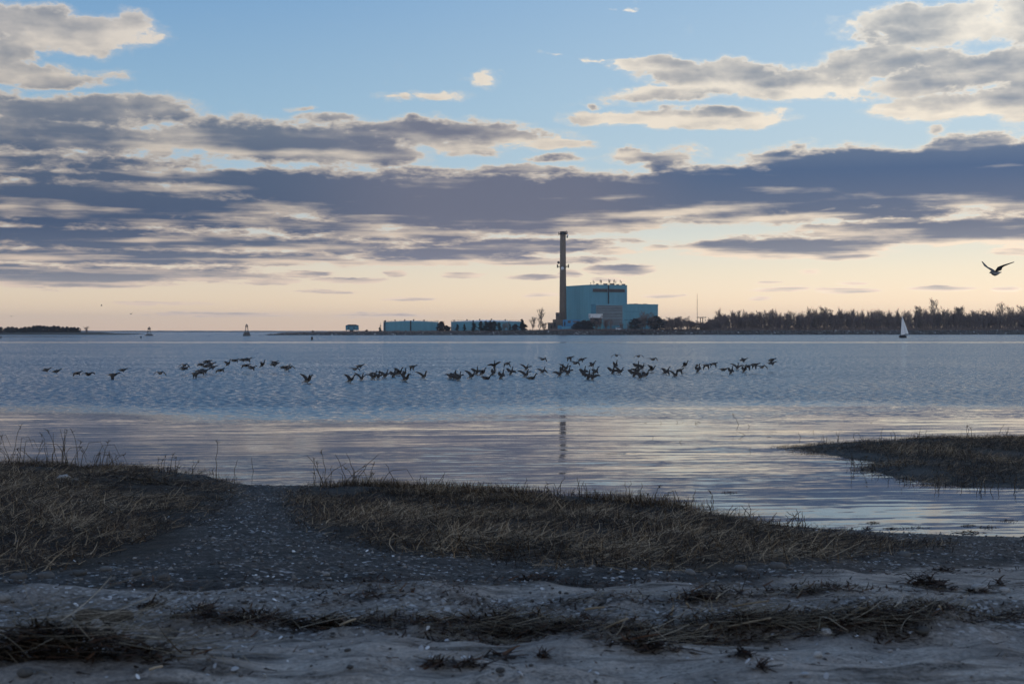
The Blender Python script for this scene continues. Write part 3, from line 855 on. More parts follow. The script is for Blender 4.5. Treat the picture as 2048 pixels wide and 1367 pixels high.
# light pole and van in the yard
p = at_plant(1252.5, 660.5, 1140)
pole = empty('light_pole', (p[0], p[1], p[2] - 0.5)); tag(pole, 'slim pale lamp pole standing in the yard before the turbine hall', 'lamp pole')
MB().tube([(0, 0, 0), (0, 0, 8.6)], [0.22, 0.14], 8).build('post', mat_grid, pole)
MB().box(-0.8, -0.2, 8.6, 0.8, 0.2, 8.85).build('lamp_head', mat_dark, pole)
def vehicle(px, py, d, L, label):
    root = empty('parked_van', (px_x(px, d), d, py_z(py, d))); tag(root, label, 'van')
    MB().add([(-L/2, -1, .35), (L/2, -1, .35), (L/2, -1, 1.2), (L/2-.9, -1, 1.35), (L/2-1.5, -.9, 2.15), (-L/2+.1, -.9, 2.2), (-L/2, -1, 1.3),
              (-L/2, 1, .35), (L/2, 1, .35), (L/2, 1, 1.2), (L/2-.9, 1, 1.35), (L/2-1.5, .9, 2.15), (-L/2+.1, .9, 2.2), (-L/2, 1, 1.3)],
             [(0, 1, 2, 3, 4, 5, 6), (13, 12, 11, 10, 9, 8, 7), (0, 7, 8, 1), (1, 8, 9, 2), (2, 9, 10, 3), (3, 10, 11, 4), (4, 11, 12, 5), (5, 12, 13, 6), (6, 13, 7, 0)]).build('body', mat_white, root)
    MB().box(-L/2+.4, -1.03, 1.4, L/2-1.6, -.93, 1.95).build('window', mat_glass, root)
    for sx in (-1, 1):
        wv = MB().lathe([(.2, -.12), (.36, -.12), (.36, .12), (.2, .12)], 14).build('wheel', mat_dark, root)
        wv.location = (sx * L * .3, -.92, .36); wv.rotation_euler = (rad(90), 0, 0)
vehicle(1238, 659.6, 1150, 5.2, 'pale van parked on the bank in front of the turbine hall')

# oil tanks
def oil_tank(px0, px1, py_top, py_peak, d, label, stairs):
    R_ = (px1 - px0) / 2 / F * d
    z0 = 2.2
    root = empty('oil_tank', (px_x((px0 + px1) / 2, d), d, z0)); tag(root, label, 'storage tank', 'oil tanks on the point')
    zt, zp = py_z(py_top, d - R_) - z0, py_z(py_peak, d) - z0
    prof = [(R_, 0)]
    for k in range(1, 6):
        z = zt * k / 5
        prof += [(R_, z - .06), (R_ + .06, z - .05), (R_ + .06, z), (R_, z + .01)]
    MB().lathe(prof, 72).build('shell', mat_teal, root, False)
    MB().lathe([(R_ + .15, zt + .02), (R_ + .15, zt + .3), (R_ * .98, zt + .35), (R_ * .5, zt + (zp - zt) * .62), (.5, zp)], 72).build('roof', mat_white if stairs == 2 else mat_teal_l, root, True)
    rail = MB()
    for k in range(36):
        t = 2 * math.pi * k / 36
        rail.tube([(R_ * math.cos(t), R_ * math.sin(t), zt + .3), (R_ * math.cos(t), R_ * math.sin(t), zt + 1.3)], .05, 4)
    rail.lathe([(R_ - .05, zt + 1.25), (R_ + .05, zt + 1.25), (R_ + .05, zt + 1.34), (R_ - .05, zt + 1.34)], 72, caps=False)
    rail.build('railing', mat_dark, root)
    for k, t in enumerate((-.9, -.55, -.2, .12, .5)):
        x = R_ * t
        y = -R_ * .35
        zz = zt + (zp - zt) * (1 - math.hypot(x, y) / R_)
        MB().lathe([(.35, zz - .3), (.35, zz + .9), (.6, zz + 1.0), (.6, zz + 1.4), (.1, zz + 1.6)], 10, x, y).build('vent', mat_dark, root)
    for t in ((-.9, .06) if stairs == 1 else (-.36, .1)):
        a = math.asin(t)
        lx, ly = (R_ + .35) * math.sin(a), -(R_ + .35) * math.cos(a)
        MB().box(lx - .45, ly - .3, 0, lx + .45, ly + .3, zt + 1.2).build('ladder', mat_dark, root)
    return root
oil_tank(767, 877, 643.8, 641.0, 1165, 'broad teal oil tank with a shallow cone roof, open ground to its left', 1)
oil_tank(902, 1047, 643.0, 639.6, 1185, 'wider pale roofed oil tank half hidden behind pines', 2)

# house on stilts
ds = 1100.0
hs = empty('stilt_house', (px_x(704.5, ds), ds, 1.4)); tag(hs, 'small teal house raised on stilts at the end of the point', 'house')
hw = 12 / F * ds
zb, zt = py_z(660, ds) - 1.4, py_z(651, ds) - 1.4
MB().box(-hw, -4, zb, hw, 4, zt).build('wall', mat_teal_d, hs)
zp = py_z(648.6, ds) - 1.4
MB().add([(-hw - .3, -4.4, zt + .02), (hw + .3, -4.4, zt + .02), (hw + .3, 4.4, zt + .02), (-hw - .3, 4.4, zt + .02), (-hw * .62, 0, zp), (hw * .62, 0, zp)],
         [(0, 1, 5, 4), (2, 3, 4, 5), (1, 2, 5), (3, 0, 4), (3, 2, 1, 0)]).build('roof', mat_soot, hs)
for k in range(4):
    MB().box(-hw * .9 + k * hw * .6 - .15, -3.8, -.6, -hw * .9 + k * hw * .6 + .15, -3.4, zb).build('stilt', mat_dark, hs)
for k in range(2):
    MB().box(-hw * .6 + k * hw * .9, -4.08, zb + 1.2, -hw * .6 + k * hw * .9 + .9, -4.01, zb + 2.4).build('window', mat_glass, hs)
MB().box(-1.2, -4.6, -.5, 1.2, -4.05, zb + .1).build('stair', mat_dark, hs)

# masts
def mast(px, py0, py1, d, r0, label, name='radio_mast'):
    root = empty(name, (px_x(px, d), d, py_z(py1, d))); tag(root, label, 'mast')
    h_ = py_z(py0, d) - py_z(py1, d)
    MB().tube([(0, 0, -1), (0, 0, h_ * .6), (0, 0, h_)], [r0, r0 * .8, r0 * .45], 6).build('pole', mat_dark, root)
    return root, h_
rt, h_ = mast(1394.3, 587, 652, 1250, .24, 'very tall thin radio mast rising above the bare trees')
MB().box(-.5, -.5, -.6, .5, .5, 2.4).build('base_cabinet', mat_conc, rt)
rt, h_ = mast(761, 645, 664, 1120, .2, 'short post with a box on top left of the first oil tank', 'signal_post')
MB().box(-.45, -.3, h_ * .62, .45, .3, h_ * .72).build('signal_box', mat_dark, rt)
dg = 1255.0
g = empty('pipe_gantry', (px_x(1403, dg), dg, 3.5)); tag(g, 'rusty steel gantry with a flat beam beside the tall radio mast', 'gantry')
zg = py_z(634.5, dg) - 3.5
MB().box(-4, -.4, zg - .35, 4.2, .4, zg + .35).build('beam', mat_rust, g)
for x in (-.9, .9): MB().box(x - .3, -.3, -.8, x + .3, .3, zg - .36).build('post', mat_rust, g)

# harbour beacons on stone footings
mat_stone = simple_mat('beacon stone', (0.09, 0.085, 0.08), 0.9, 0.35, 1.2)
def beacon(px, d, py_foot, py_top, base_w, base_h, label, low):
    root = empty('harbour_beacon', (px_x(px, d), d, 0)); tag(root, label, 'beacon', 'beacons on the harbour rocks')
    k = d / F
    bw = base_w / 2 * k
    bh = base_h * k
    if low:
        b = MB().lathe([(bw * 1.1, -.5), (bw, .15), (bw * .55, bh), (bw * .3, bh + .1)], 14)
    else:
        b = MB().lathe([(bw, -.5), (bw * .98, .1), (bw * .7, bh * .96), (bw * .72, bh), (bw * .5, bh + .05)], 16)
    b.build('footing', mat_stone, root)
    zt = CAM_H + (HZ - py_top) * k
    s0, s1 = bw * .38, bw * .2
    fr = MB()
    zl = zt - 2.2 * k
    for sx in (-1, 1):
        for sy in (-1, 1):
            fr.tube([(sx * s0, sy * s0, bh), (sx * s1, sy * s1, zl)], .10, 5)
    for j in range(1, 4):
        t = j / 4
        s = s0 + (s1 - s0) * t
        z = bh + (zl - bh) * t
        for a, b_ in (((-1, -1), (1, -1)), ((1, -1), (1, 1)), ((1, 1), (-1, 1)), ((-1, 1), (-1, -1))):
            fr.tube([(a[0] * s, a[1] * s, z), (b_[0] * s, b_[1] * s, z)], .06, 4)
        s2 = s0 + (s1 - s0) * (t - .25)
        fr.tube([(-s2, -s2, bh + (zl - bh) * (t - .25)), (s, -s, z)], .05, 4)
    fr.build('frame', mat_dark, root)
    MB().box(-s1 * 1.5, -s1 * 1.5, zl - .1, s1 * 1.5, s1 * 1.5, zl + .1).build('platform', mat_dark, root)
    MB().lathe([(s1 * .9, zl + .1), (s1 * .9, zt - .3), (s1 * .95, zt - .3), (.1, zt + .1)], 10).build('lantern', mat_dark, root)
    zb = bh + (zl - bh) * .8
    MB().box(-s0 * .75, -s0 * .5 - .1, zb - .1, s0 * .75, -s0 * .5, zb + 1.6 * k).build('day_board', mat_dark, root)
beacon(493.5, 860, 671.6, 648, 16, 7.6, 'taller skeleton beacon on a tapered stone drum', False)
beacon(298.5, 900, 671.2, 653.5, 18, 3.6, 'smaller skeleton beacon on a low rock mound', True)

# floating buoys
def buoy(px, py, d_px_h, label, grp='dark buoys out on the harbour'):
    d = CAM_H * F / (py - HZ)
    root = empty('buoy', (px_x(px, d), d, 0)); tag(root, label, 'buoy', grp)
    h_ = d_px_h / F * d
    MB().lathe([(h_ * .3, -.4), (h_ * .36, .0), (h_ * .36, h_ * .3), (h_ * .2, h_ * .36), (h_ * .2, h_ * .42)], 12).build('float', mat_dark, root)
    MB().lathe([(h_ * .3, h_ * .42), (h_ * .32, h_ * .9), (h_ * .12, h_)], 12).build('top_mark', mat_dark, root)
buoy(624, 679.4, 6.5, 'largest dark can buoy, left of the geese and before the point')
buoy(282, 676.0, 4.0, 'small dark buoy just below the low rock beacon')
buoy(2, 676.2, 4.2, 'small dark buoy at the edge below the wooded island')
buoy(418, 672.6, 2.5, 'tiny dark buoy between the two beacons')
buoy(520, 671.4, 2.4, 'tiny dark buoy just right of the taller beacon')

# sailing boat
db = CAM_H * F / (675.3 - HZ)
sb = empty('sailing_boat', (px_x(1806.5, db), db, 0), rad(8))
sb.rotation_euler = (0, rad(-4), rad(12))
tag(sb, 'white sailed sloop heeling lightly off the wooded shore', 'sailing boat')
k = db / F
hull = []
L = 15 * k
for i in range(9):
    t = i / 8
    x = -L / 2 + L * t
    bm_ = .95 * math.sin(math.pi * min(1, .25 + t * .75)) ** .8 * (1 if t < .99 else .05)
    sh = .85 + .25 * (2 * t - 1) ** 2
    hull.append([(x, -bm_, sh), (x, -bm_ * .85, .2), (x, 0, -.35), (x, bm_ * .85, .2), (x, bm_, sh)])
v = [p for s in hull for p in s]; f = []
for i in range(8):
    for j in range(4):
        a = i * 5 + j
        f.append((a, a + 1, a + 6, a + 5))
f += [(0, 5 * 8, 5 * 8 + 4, 4)] if False else []
for i in range(8): f.append((i * 5 + 4, i * 5, (i + 1) * 5, (i + 1) * 5 + 4))
f.append((4, 3, 2, 1, 0)); f.append((40, 41, 42, 43, 44))
MB().add(v, f).build('hull', mat_dark, sb, True)
MB().box(-1.1, -.5, .85, .6, .5, 1.35).build('cabin', mat_dark, sb)
ht = py_z(630, db)
mx = .15
MB().tube([(mx, 0, .5), (mx - .25, 0, ht)], [.07, .04], 6).build('mast', mat_grid, sb)
MB().tube([(mx, 0, 1.5), (mx + 2.15, -.35, 1.35)], .05, 5).build('boom', mat_grid, sb)
mat_sail = simple_mat('white sailcloth', (0.78, 0.80, 0.82), 0.7, 0.05, 0.3)
def sail(p_tack, p_clew, p_head, belly, name):
    n = 10
    vv, ff = [], []
    t0, c0, h0 = Vector(p_tack), Vector(p_clew), Vector(p_head)
    for th in (-.012, .012):
        for i in range(n + 1):
            for j in range(n + 1):
                u, w_ = i / n, j / n * (1 - i / n)
                p = t0 * (1 - u - w_) + c0 * w_ + h0 * u
                p = p + Vector((0.10 * math.sin(math.pi * u) * (w_ / max(1e-3, 1 - u)), belly * math.sin(math.pi * min(1, w_ / max(1e-3, 1 - u))) * (1 - u) + th, 0))
                vv.append(p)
    m2 = (n + 1) ** 2
    for i in range(n):
        for j in range(n):
            a = i * (n + 1) + j
            ff.append((a, a + 1, a + n + 2, a + n + 1))
            ff.append((m2 + a, m2 + a + n + 1, m2 + a + n + 2, m2 + a + 1))
    MB().add(vv, ff).build(name, mat_sail, sb, True)
sail((mx + .1, 0, 1.7), (mx + 2.2, -.35, 1.55), (mx - .18, 0, ht - .2), -.25, 'mainsail')
sail((mx - 1.25, 0, 1.2), (mx + .35, -.55, 1.4), (mx - .28, 0, ht - 1.3), -.3, 'jib')

# ------------------------------------------------------------------ trees of the far shore
mat_bark = simple_mat('grey brown bark', (0.065, 0.055, 0.05), 0.95, 0.3, 0.6)
mat_birch = simple_mat('pale birch bark', (0.45, 0.42, 0.39), 0.9, 0.3, 0.8)
mat_twig = tint_mat('bare twigs', [(0.0, (0.12, 0.086, 0.072)), (0.5, (0.21, 0.152, 0.128)), (1.0, (0.32, 0.235, 0.195))], 0.95)
mat_twig_w = tint_mat('pale bare twigs', [(0.0, (0.15, 0.115, 0.09)), (1.0, (0.27, 0.21, 0.165))], 0.95)
mat_needle = tint_mat('pine needles', [(0.0, (0.012, 0.018, 0.014)), (0.6, (0.026, 0.034, 0.026)), (1.0, (0.045, 0.05, 0.036))], 0.9)

def strips(segs, rng_):
    """segs: list of (p0, p1, r0, r1) -> crossed thin quads, as numpy"""
    p0 = np.array([s[0] for s in segs]); p1 = np.array([s[1] for s in segs])
    r0 = np.array([s[2] for s in segs])[:, None]; r1 = np.array([s[3] for s in segs])[:, None]
    d = p1 - p0
    d /= np.linalg.norm(d, axis=1, keepdims=True) + 1e-9
    up = rng_.normal(size=d.shape)
    a = np.cross(d, up); a /= np.linalg.norm(a, axis=1, keepdims=True) + 1e-9
    b = np.cross(d, a)
    # triangular prisms
    ring = []
    for t in (0, 2.094, 4.189):
        ring.append(a * math.cos(t) + b * math.sin(t))
    v = np.stack([p0 + ring[0] * r0, p0 + ring[1] * r0, p0 + ring[2] * r0, p1 + ring[0] * r1, p1 + ring[1] * r1, p1 + ring[2] * r1], 1)
    n = len(segs)
    f = np.array([[0, 1, 4, 3], [1, 2, 5, 4], [2, 0, 3, 5]])[None] + (np.arange(n) * 6)[:, None, None]
    return v.reshape(-1, 3), f.reshape(-1, 4), np.repeat(rng_.random(n), 6)

def grow(h, spread, seed, trunk_r, first=0.3, levels=4, tw=0.035, lean=0.0, n1=16, upright=0.75, multi=1):
    """bare broadleaf: returns trunk segments and twig segments"""
    g = np.random.default_rng(seed)
    trunk, twigs = [], []
    def branch(p, d, L, r_, lev):
        nseg = 3
        pts = [p]
        for i in range(nseg):
            d = d + g.normal(size=3) * 0.16 + np.array([0, 0, 0.10])
            d = d / np.linalg.norm(d)
            q = pts[-1] + d * L / nseg
            ra, rb = r_ * (1 - 0.25 * i), r_ * (1 - 0.25 * (i + 1))
            (trunk if lev == 0 else twigs).append((pts[-1], q, max(ra, tw), max(rb, tw * 0.8)))
            pts.append(q)
        if lev < levels:
            k = (n1 if lev == 0 else (6 if lev == 1 else 4))
            for j in range(k):
                t = (first + (1 - first) * (j + g.random()) / k) if lev == 0 else 0.25 + 0.75 * (j + g.random()) / k
                i = min(int(t * nseg), nseg - 1)
                base = pts[i] + (pts[i + 1] - pts[i]) * (t * nseg - i)
                ang = g.random() * 6.283
                out = np.array([math.cos(ang), math.sin(ang), 0.0]) * spread
                nd = out * (1.0 if lev == 0 else 0.8) + np.array([0, 0, upright]) + d * 0.45
                nd /= np.linalg.norm(nd)
                LL = L * ((0.24 + 0.17 * g.random()) * (0.62 + 1.45 * t * (1.3 - t)) if lev == 0 else (0.38 + 0.25 * g.random()))
                branch(base, nd, LL, r_ * (0.38 if lev == 0 else 0.5), lev + 1)
    for k in range(multi):
        a = 6.283 * k / multi + 1.0
        branch(np.array([0.35 * math.cos(a) * (multi > 1), 0.35 * math.sin(a) * (multi > 1), -0.6]), np.array([lean + 0.22 * math.cos(a) * (multi > 1), 0.22 * math.sin(a) * (multi > 1), 1.0]), h * (0.92 if multi == 1 else 0.8), trunk_r, 0)
    return trunk, twigs

HIDE = []      # prototype meshes live only as data
def tree_proto(kind, seed, **kw):
    g = np.random.default_rng(seed + 500)
    tr, tw = grow(seed=seed, **kw)
    return (strips(tr, g), strips(tw, g))

def mesh_data(name, vft, mat):
    o = np_mesh(name, vft[0], vft[1], mat, attrs={'tint': vft[2]})
    me = o.data
    bpy.data.objects.remove(o)
    return me

TALL = []
for s in range(7):
    t, c = tree_proto('tall', 100 + s, h=14.5, spread=0.42, trunk_r=0.17, first=0.10, levels=3, tw=0.034, lean=0.06 * (s % 3 - 1), n1=30, upright=1.0)
    TALL.append((mesh_data('trunk', t, mat_birch if s in (1, 4, 6) else mat_bark), mesh_data('crown', c, mat_twig)))
WIDE = []
for s in range(4):
    t, c = tree_proto('wide', 200 + s, h=11, spread=0.95, trunk_r=0.2, first=0.12, levels=4, tw=0.032, n1=15, upright=0.6, multi=1 + s % 2)
    WIDE.append((mesh_data('trunk', t, mat_bark), mesh_data('crown', c, mat_twig)))
PALE = []
for s in range(3):
    t, c = tree_proto('pale', 300 + s, h=12, spread=0.85, trunk_r=0.22, first=0.12, levels=4, tw=0.034, n1=16, upright=0.8, multi=1 + s % 2)
    PALE.append((mesh_data('trunk', t, mat_bark), mesh_data('crown', c, mat_twig_w)))

def leafy(seed, h, w, n, layers, kind='pine'):
    """needle clumps on irregular boughs"""
    g = np.random.default_rng(seed)
    segs, cl = [(np.array([0, 0, -.6]), np.array([.15, 0, h * .5]), .2, .13), (np.array([.15, 0, h * .5]), np.array([.05, .1, h * .97]), .13, .05)], []
    for k in range(layers):
        t = 0.16 + 0.84 * (k + g.random()) / layers
        a = g.random() * 6.283
        L = w * (1.05 - t) ** 0.65 * (0.45 + 0.75 * g.random()) if kind == 'pine' else w * math.sin(math.pi * min(.98, .15 + t * .8)) * (0.45 + .7 * g.random())
        p = np.array([math.cos(a) * L, math.sin(a) * L, t * h + 0.12 * L])
        segs.append((np.array([0, 0, t * h * .95]), p, .06, .03))
        m_ = int(n / layers)
        f_ = g.random(m_)[:, None] ** .6
        c0 = np.array([0, 0, t * h]) * (1 - f_) + p * f_
        cl.append(c0 + g.normal(size=(m_, 3)) * np.array([.42, .42, .22]) * w * .3)
    c = np.concatenate(cl)
    m_ = len(c)
    u = g.normal(size=(m_, 3)); u /= np.linalg.norm(u, axis=1, keepdims=True)
    v_ = np.cross(u, g.normal(size=(m_, 3))); v_ /= np.linalg.norm(v_, axis=1, keepdims=True)
    s_ = (0.18 + 0.28 * g.random((m_, 1)))
    V = np.stack([c - u * s_, c + v_ * s_ * .55, c + u * s_, c - v_ * s_ * .55], 1).reshape(-1, 3)
    Fq = (np.arange(m_)[:, None] * 4 + np.arange(4)[None])
    return strips(segs, g), (V, Fq, np.repeat(g.random(m_), 4))
PINE = []
for s in range(4):
    t, c = leafy(400 + s, 8.0, 2.6, 1500, 22)
    PINE.append((mesh_data('trunk', t, mat_bark), mesh_data('crown', c, mat_needle)))
ROUND = []
mat_leaf = tint_mat('dense dark twigs and old leaves', [(0.0, (0.018, 0.017, 0.017)), (0.6, (0.036, 0.032, 0.03)), (1.0, (0.06, 0.05, 0.045))], 0.95)
for s in range(4):
    t, c = leafy(450 + s, 6.5, 3.6, 2600, 34, 'round')
    ROUND.append((mesh_data('trunk', t, mat_bark), mesh_data('crown', c, mat_leaf)))

def plant_tree(kind_name, proto, loc, s, label, cat='tree', group=None, sx=1.0):
    root = empty(kind_name, loc, random.uniform(0, 6.283))
    root.scale = (s * sx, s * sx, s)
    tag(root, label, cat, group)
    link_mesh('trunk', proto[0], root)
    link_mesh('crown', proto[1], root)
    return root

rt_ = random.Random(21)
TOPS = np.array([(1320, 631), (1345, 628), (1365, 633), (1390, 636), (1405, 641), (1420, 634), (1440, 625), (1480, 624), (1540, 624), (1580, 626), (1620, 622), (1680, 623), (1720, 624), (1760, 623), (1800, 624),
                 (1850, 621), (1900, 622), (1960, 623), (2000, 622), (2048, 622), (2240, 622)], float)
def wood_row(px0, px1, step, back, frac, kind_of, label_of, group):
    px = px0
    while px < px1:
        d, zg = land_z(px, back + rt_.uniform(-8, 8))
        top = py_z(np.interp(px, TOPS[:, 0], TOPS[:, 1]) + 4.2 + rt_.uniform(-2.2, 2.8), d)
        protos, h0, nm = kind_of(px)
        protos, h0 = (protos, h0) if rt_.random() < .62 else ((WIDE + PALE[:1], 12.0) if h0 > 13 else (protos, h0))
        s = max(0.25, (top - zg) / h0 * frac * rt_.choice((rt_.uniform(0.93, 1.06), rt_.uniform(0.78, 1.0))))
        plant_tree(nm, rt_.choice(protos), (px_x(px, d), d, zg - 0.2), s, label_of(px), 'tree', group, rt_.uniform(.9, 1.7))
        px += step * rt_.uniform(0.6, 1.4)
tall = lambda px: (TALL, 15.0, 'bare_tree')
wide = lambda px: (WIDE, 12.0, 'bare_tree')
wood_row(1418, 2150, 5.6, 40, 1.0, tall, lambda px: 'slender bare tree in the dark wood along the right shore', 'bare trees of the shore wood')
wood_row(1410, 2150, 7.0, 26, 0.84, tall, lambda px: 'slender bare tree in the dark wood along the right shore', 'bare trees of the shore wood')
wood_row(1425, 2150, 12, 56, 0.93, wide, lambda px: 'slender bare tree in the dark wood along the right shore', 'bare trees of the shore wood')
wood_row(1320, 1424, 5.0, 30, 1.0, wide, lambda px: 'low spreading bare tree between the turbine hall and the wood', 'low bare trees right of the plant')
wood_row(1322, 1420, 7.5, 18, 0.8, wide, lambda px: 'low spreading bare tree between the turbine hall and the wood', 'low bare trees right of the plant')
def single(protos, px, py_top, py_base, d, h0, name, label, sx=1.0, cat='tree', group=None, i=0):
    zb = py_z(py_base, d)
    s = (py_z(py_top, d) - zb) / h0
    return plant_tree(name, protos[i % len(protos)], (px_x(px, d), d, zb), s, label, cat, group, sx)
# pale wide trees standing above the wood
for i, (px, pt, lb) in enumerate(((1866, 610, 'pale wide bare tree, the tallest crown above the wood, right of the sailing boat'), (1918, 614, 'pale bare tree above the wood, second right of the sailing boat'),
                                  (1838, 616, 'smaller pale bare tree just right of the sail, above the wood'), (1998, 616, 'thin pale bare tree above the wood under the gull'))):
    single(PALE, px, pt, 652, 1330, 12.6, 'bare_tree', lb, 1.1, i=i)
single(ROUND, 1487.5, 645, 658, 1290, 6.6, 'cedar', 'small dark cone shaped evergreen in front of the bare wood', 0.7)
for i, (px, pt, lb) in enumerate(((1265 + 25, 628.5, 'tall rounded red brown thicket tree before the right end of the turbine hall'), (1312, 632, 'rounded dark tree at the right corner of the turbine hall'),
                                  (1270, 637, 'shorter rounded dark tree left of the thicket by the turbine hall'))):
    single(ROUND if i else WIDE, px, pt, 661, 1150, 6.8 if i else 11.5, 'thicket_tree', lb, 1.25 if i else 1.3, i=i)
for i, px in enumerate((1282, 1298, 1305)):
    single(WIDE, px, 631 + i * 2, 661, 1148, 11.5, 'thicket_tree', 'bare twiggy tree massed against the turbine hall wall', 1.3, 'tree', 'twiggy trees before the turbine hall', i + 1)
for i, (px, pt) in enumerate(((1158, 643), (1168, 641), (1178, 642), (1150, 648))):
    single(ROUND, px, pt, 661, 1140, 6.6, 'shrub_tree', 'dark bushy tree clumped in front of the low teal annex', 1.2, 'tree', 'dark bushes before the annex', i)
for i, (px, pt) in enumerate(((1184, 638), (1192, 642), (1200, 636), (1212, 638), (1222, 642), (1244, 646), (1256, 648))):
    single(WIDE, px, pt, 661, 1142, 11.5, 'bare_tree', 'thin bare sapling in front of the grid window', 0.85, 'tree', 'saplings before the grid window', i)
# trees round the tanks
tank_trees = [(884, 643, ROUND, 'twiggy_tree', 'round twiggy tree between the two oil tanks', 6.7, 1.0), (893, 651, ROUND, 'shrub_tree', 'lower dark shrub right of the round tree between the oil tanks', 6.7, 1.3),
              (880, 652, PINE, 'pine_tree', 'small pine at the right foot of the first oil tank', 8.2, 1.1),
              (915, 648, PINE, 'pine_tree', 'first lone pine against the left part of the wide tank', 8.2, 1.0), (929, 648, PINE, 'pine_tree', 'second lone pine against the left part of the wide tank', 8.2, 1.0),
              (948, 646, PINE, 'pine_tree', 'spreading pine with an open crown before the wide tank', 8.2, 1.35),
              (962, 642, PINE, 'pine_tree', 'tall pine starting the dense clump before the wide tank', 8.2, 1.2), (972, 642, PINE, 'pine_tree', 'tall dark pine, second in the clump before the wide tank', 8.2, 1.3),
              (980, 644, ROUND, 'shrub_tree', 'dense dark tree in the middle of the clump before the wide tank', 6.7, 1.0),
              (989, 642, PINE, 'pine_tree', 'tall pine, third tall one in the clump before the wide tank', 8.2, 1.2), (998, 645, PINE, 'pine_tree', 'lower pine ending the clump before the wide tank', 8.2, 1.2),
              (1008, 646, WIDE, 'bare_tree', 'bare tree with grey trunks right of the pine clump', 11.5, 0.9), (1016, 646, WIDE, 'bare_tree', 'second bare tree right of the pine clump', 11.5, 0.9),
              (1020, 649, PINE, 'pine_tree', 'narrow pine near the right end of the wide tank', 8.2, 0.8), (1030, 648, ROUND, 'shrub_tree', 'dark bush hiding the right end of the wide tank', 6.7, 1.1),
              (1044, 638, PINE, 'pine_tree', 'tall leaning pine past the right end of the wide tank', 8.2, 0.95), (1049, 648, ROUND, 'shrub_tree', 'low dark bush under the tall leaning pine', 6.7, 1.2),
              (1065, 637, PALE, 'bare_tree', 'shorter fan shaped bare tree left of the tall one by the plant', 12.4, 1.05), (1078.5, 627.5, PALE, 'bare_tree', 'tall fan shaped bare tree standing alone left of the chimney', 12.4, 1.0),
              (1088, 645, WIDE, 'bare_tree', 'low bare tree between the fan shaped tree and the pump house', 11.5, 1.0),
              (760, 654, PINE, 'pine_tree', 'small pine at the left foot of the first oil tank', 8.2, 1.3), (733.5, 659, ROUND, 'shrub', 'small round shrub between the stilt house and the first tank', 6.7, 1.1),
              (812, 661, ROUND, 'shrub', 'low shrub under the middle of the first oil tank', 6.7, 1.5), (842, 661, ROUND, 'shrub', 'low shrub under the right part of the first oil tank', 6.7, 1.5),
              (625, 660.5, ROUND, 'shrub', 'low dark shrub far out on the point', 6.7, 1.5), (608, 664, ROUND, 'shrub', 'tiny low shrub at the tip of the point', 6.7, 1.5)]
for i, (px, pt, pr, nm, lb, h0, sx) in enumerate(tank_trees):
    single(pr, px, pt, 664.6 if px < 1000 else 662.5, 1100, h0, nm, lb, sx, 'shrub' if nm == 'shrub' else 'tree', i=i)
# wooded island on the left
isl = []
px = -150
k = 0
while px < 158:
    isl.append(px); px += rt_.uniform(6, 9.5)
for i, px in enumerate(isl):
    top = 654.5 - 3.2 * math.exp(-((px - 85) / 30) ** 2) - 1.2 * math.exp(-((px - 125) / 18) ** 2) + rt_.uniform(-1, 1.2)
    single(ROUND, px, top, 667.5, DI + 30 + rt_.uniform(-10, 25), 6.7, 'island_tree', 'dark rounded tree in the row along the low island', 1.05, 'tree', 'trees of the low island', i)
single(WIDE, 173, 654.5, 668, DI + 25, 11.8, 'bare_tree', 'open bare tree at the right end of the low island', 1.5, 'tree')

# matted winter scrub under the trees (uncountable)
g = np.random.default_rng(77)
n = 60000
pp = 545 + 1600 * g.random(n)
back = 10 + 34 * g.random(n)
dd, zt = pen(pp)
keep = g.random(n) < np.where(pp > 1090, 1.0, 0.45)
pp, back, dd, zt = pp[keep], back[keep], dd[keep], zt[keep]
n = len(pp)
kz = np.interp(back, [r_[0] for r_ in rows], [max(r_[1], 0) for r_ in rows])
hgt = (0.4 + 2.0 * g.random(n) ** 2) * np.where(pp > 1412, 1.2 + 2.6 * smooth(back, 24, 40), 0.6) * (0.6 + 0.8 * np.clip(0.5 + vnoise(pp / 9, back / 9, 8), 0, 1))
p0 = np.stack([px_x(pp, dd), dd + back, zt * kz - 0.1], -1)
p1 = p0 + np.stack([g.normal(size=n) * .5, g.normal(size=n) * .5, hgt], -1)
v, f, t = strips([(p0[i], p1[i], .08, .04) for i in range(n)], g)
tag(np_mesh('undergrowth', v, f, mat_twig, attrs={'tint': t}), 'matted brown scrub covering the far bank under the trees', 'scrub', kind='stuff')

# ------------------------------------------------------------------ marsh grass
mat_grass = None
def grass_material():
    m_, N, bs = new_mat('dead marsh grass')
    at_ = N.node('ShaderNodeAttribute', attribute_name='tint')
    c = N.ramp(at_.outputs['Fac'], [(0.0, (0.008, 0.004, 0.0018)), (0.4, (0.020, 0.0105, 0.0045)), (0.62, (0.048, 0.028, 0.0125)), (0.82, (0.125, 0.080, 0.042)), (1.0, (0.36, 0.265, 0.165))])
    N._in(bs.inputs['Base Color'], c)
    bs.inputs['Roughness'].default_value = 0.75
    bs.inputs['Specular IOR Level'].default_value = 0.2
    return m_
mat_grass = grass_material()

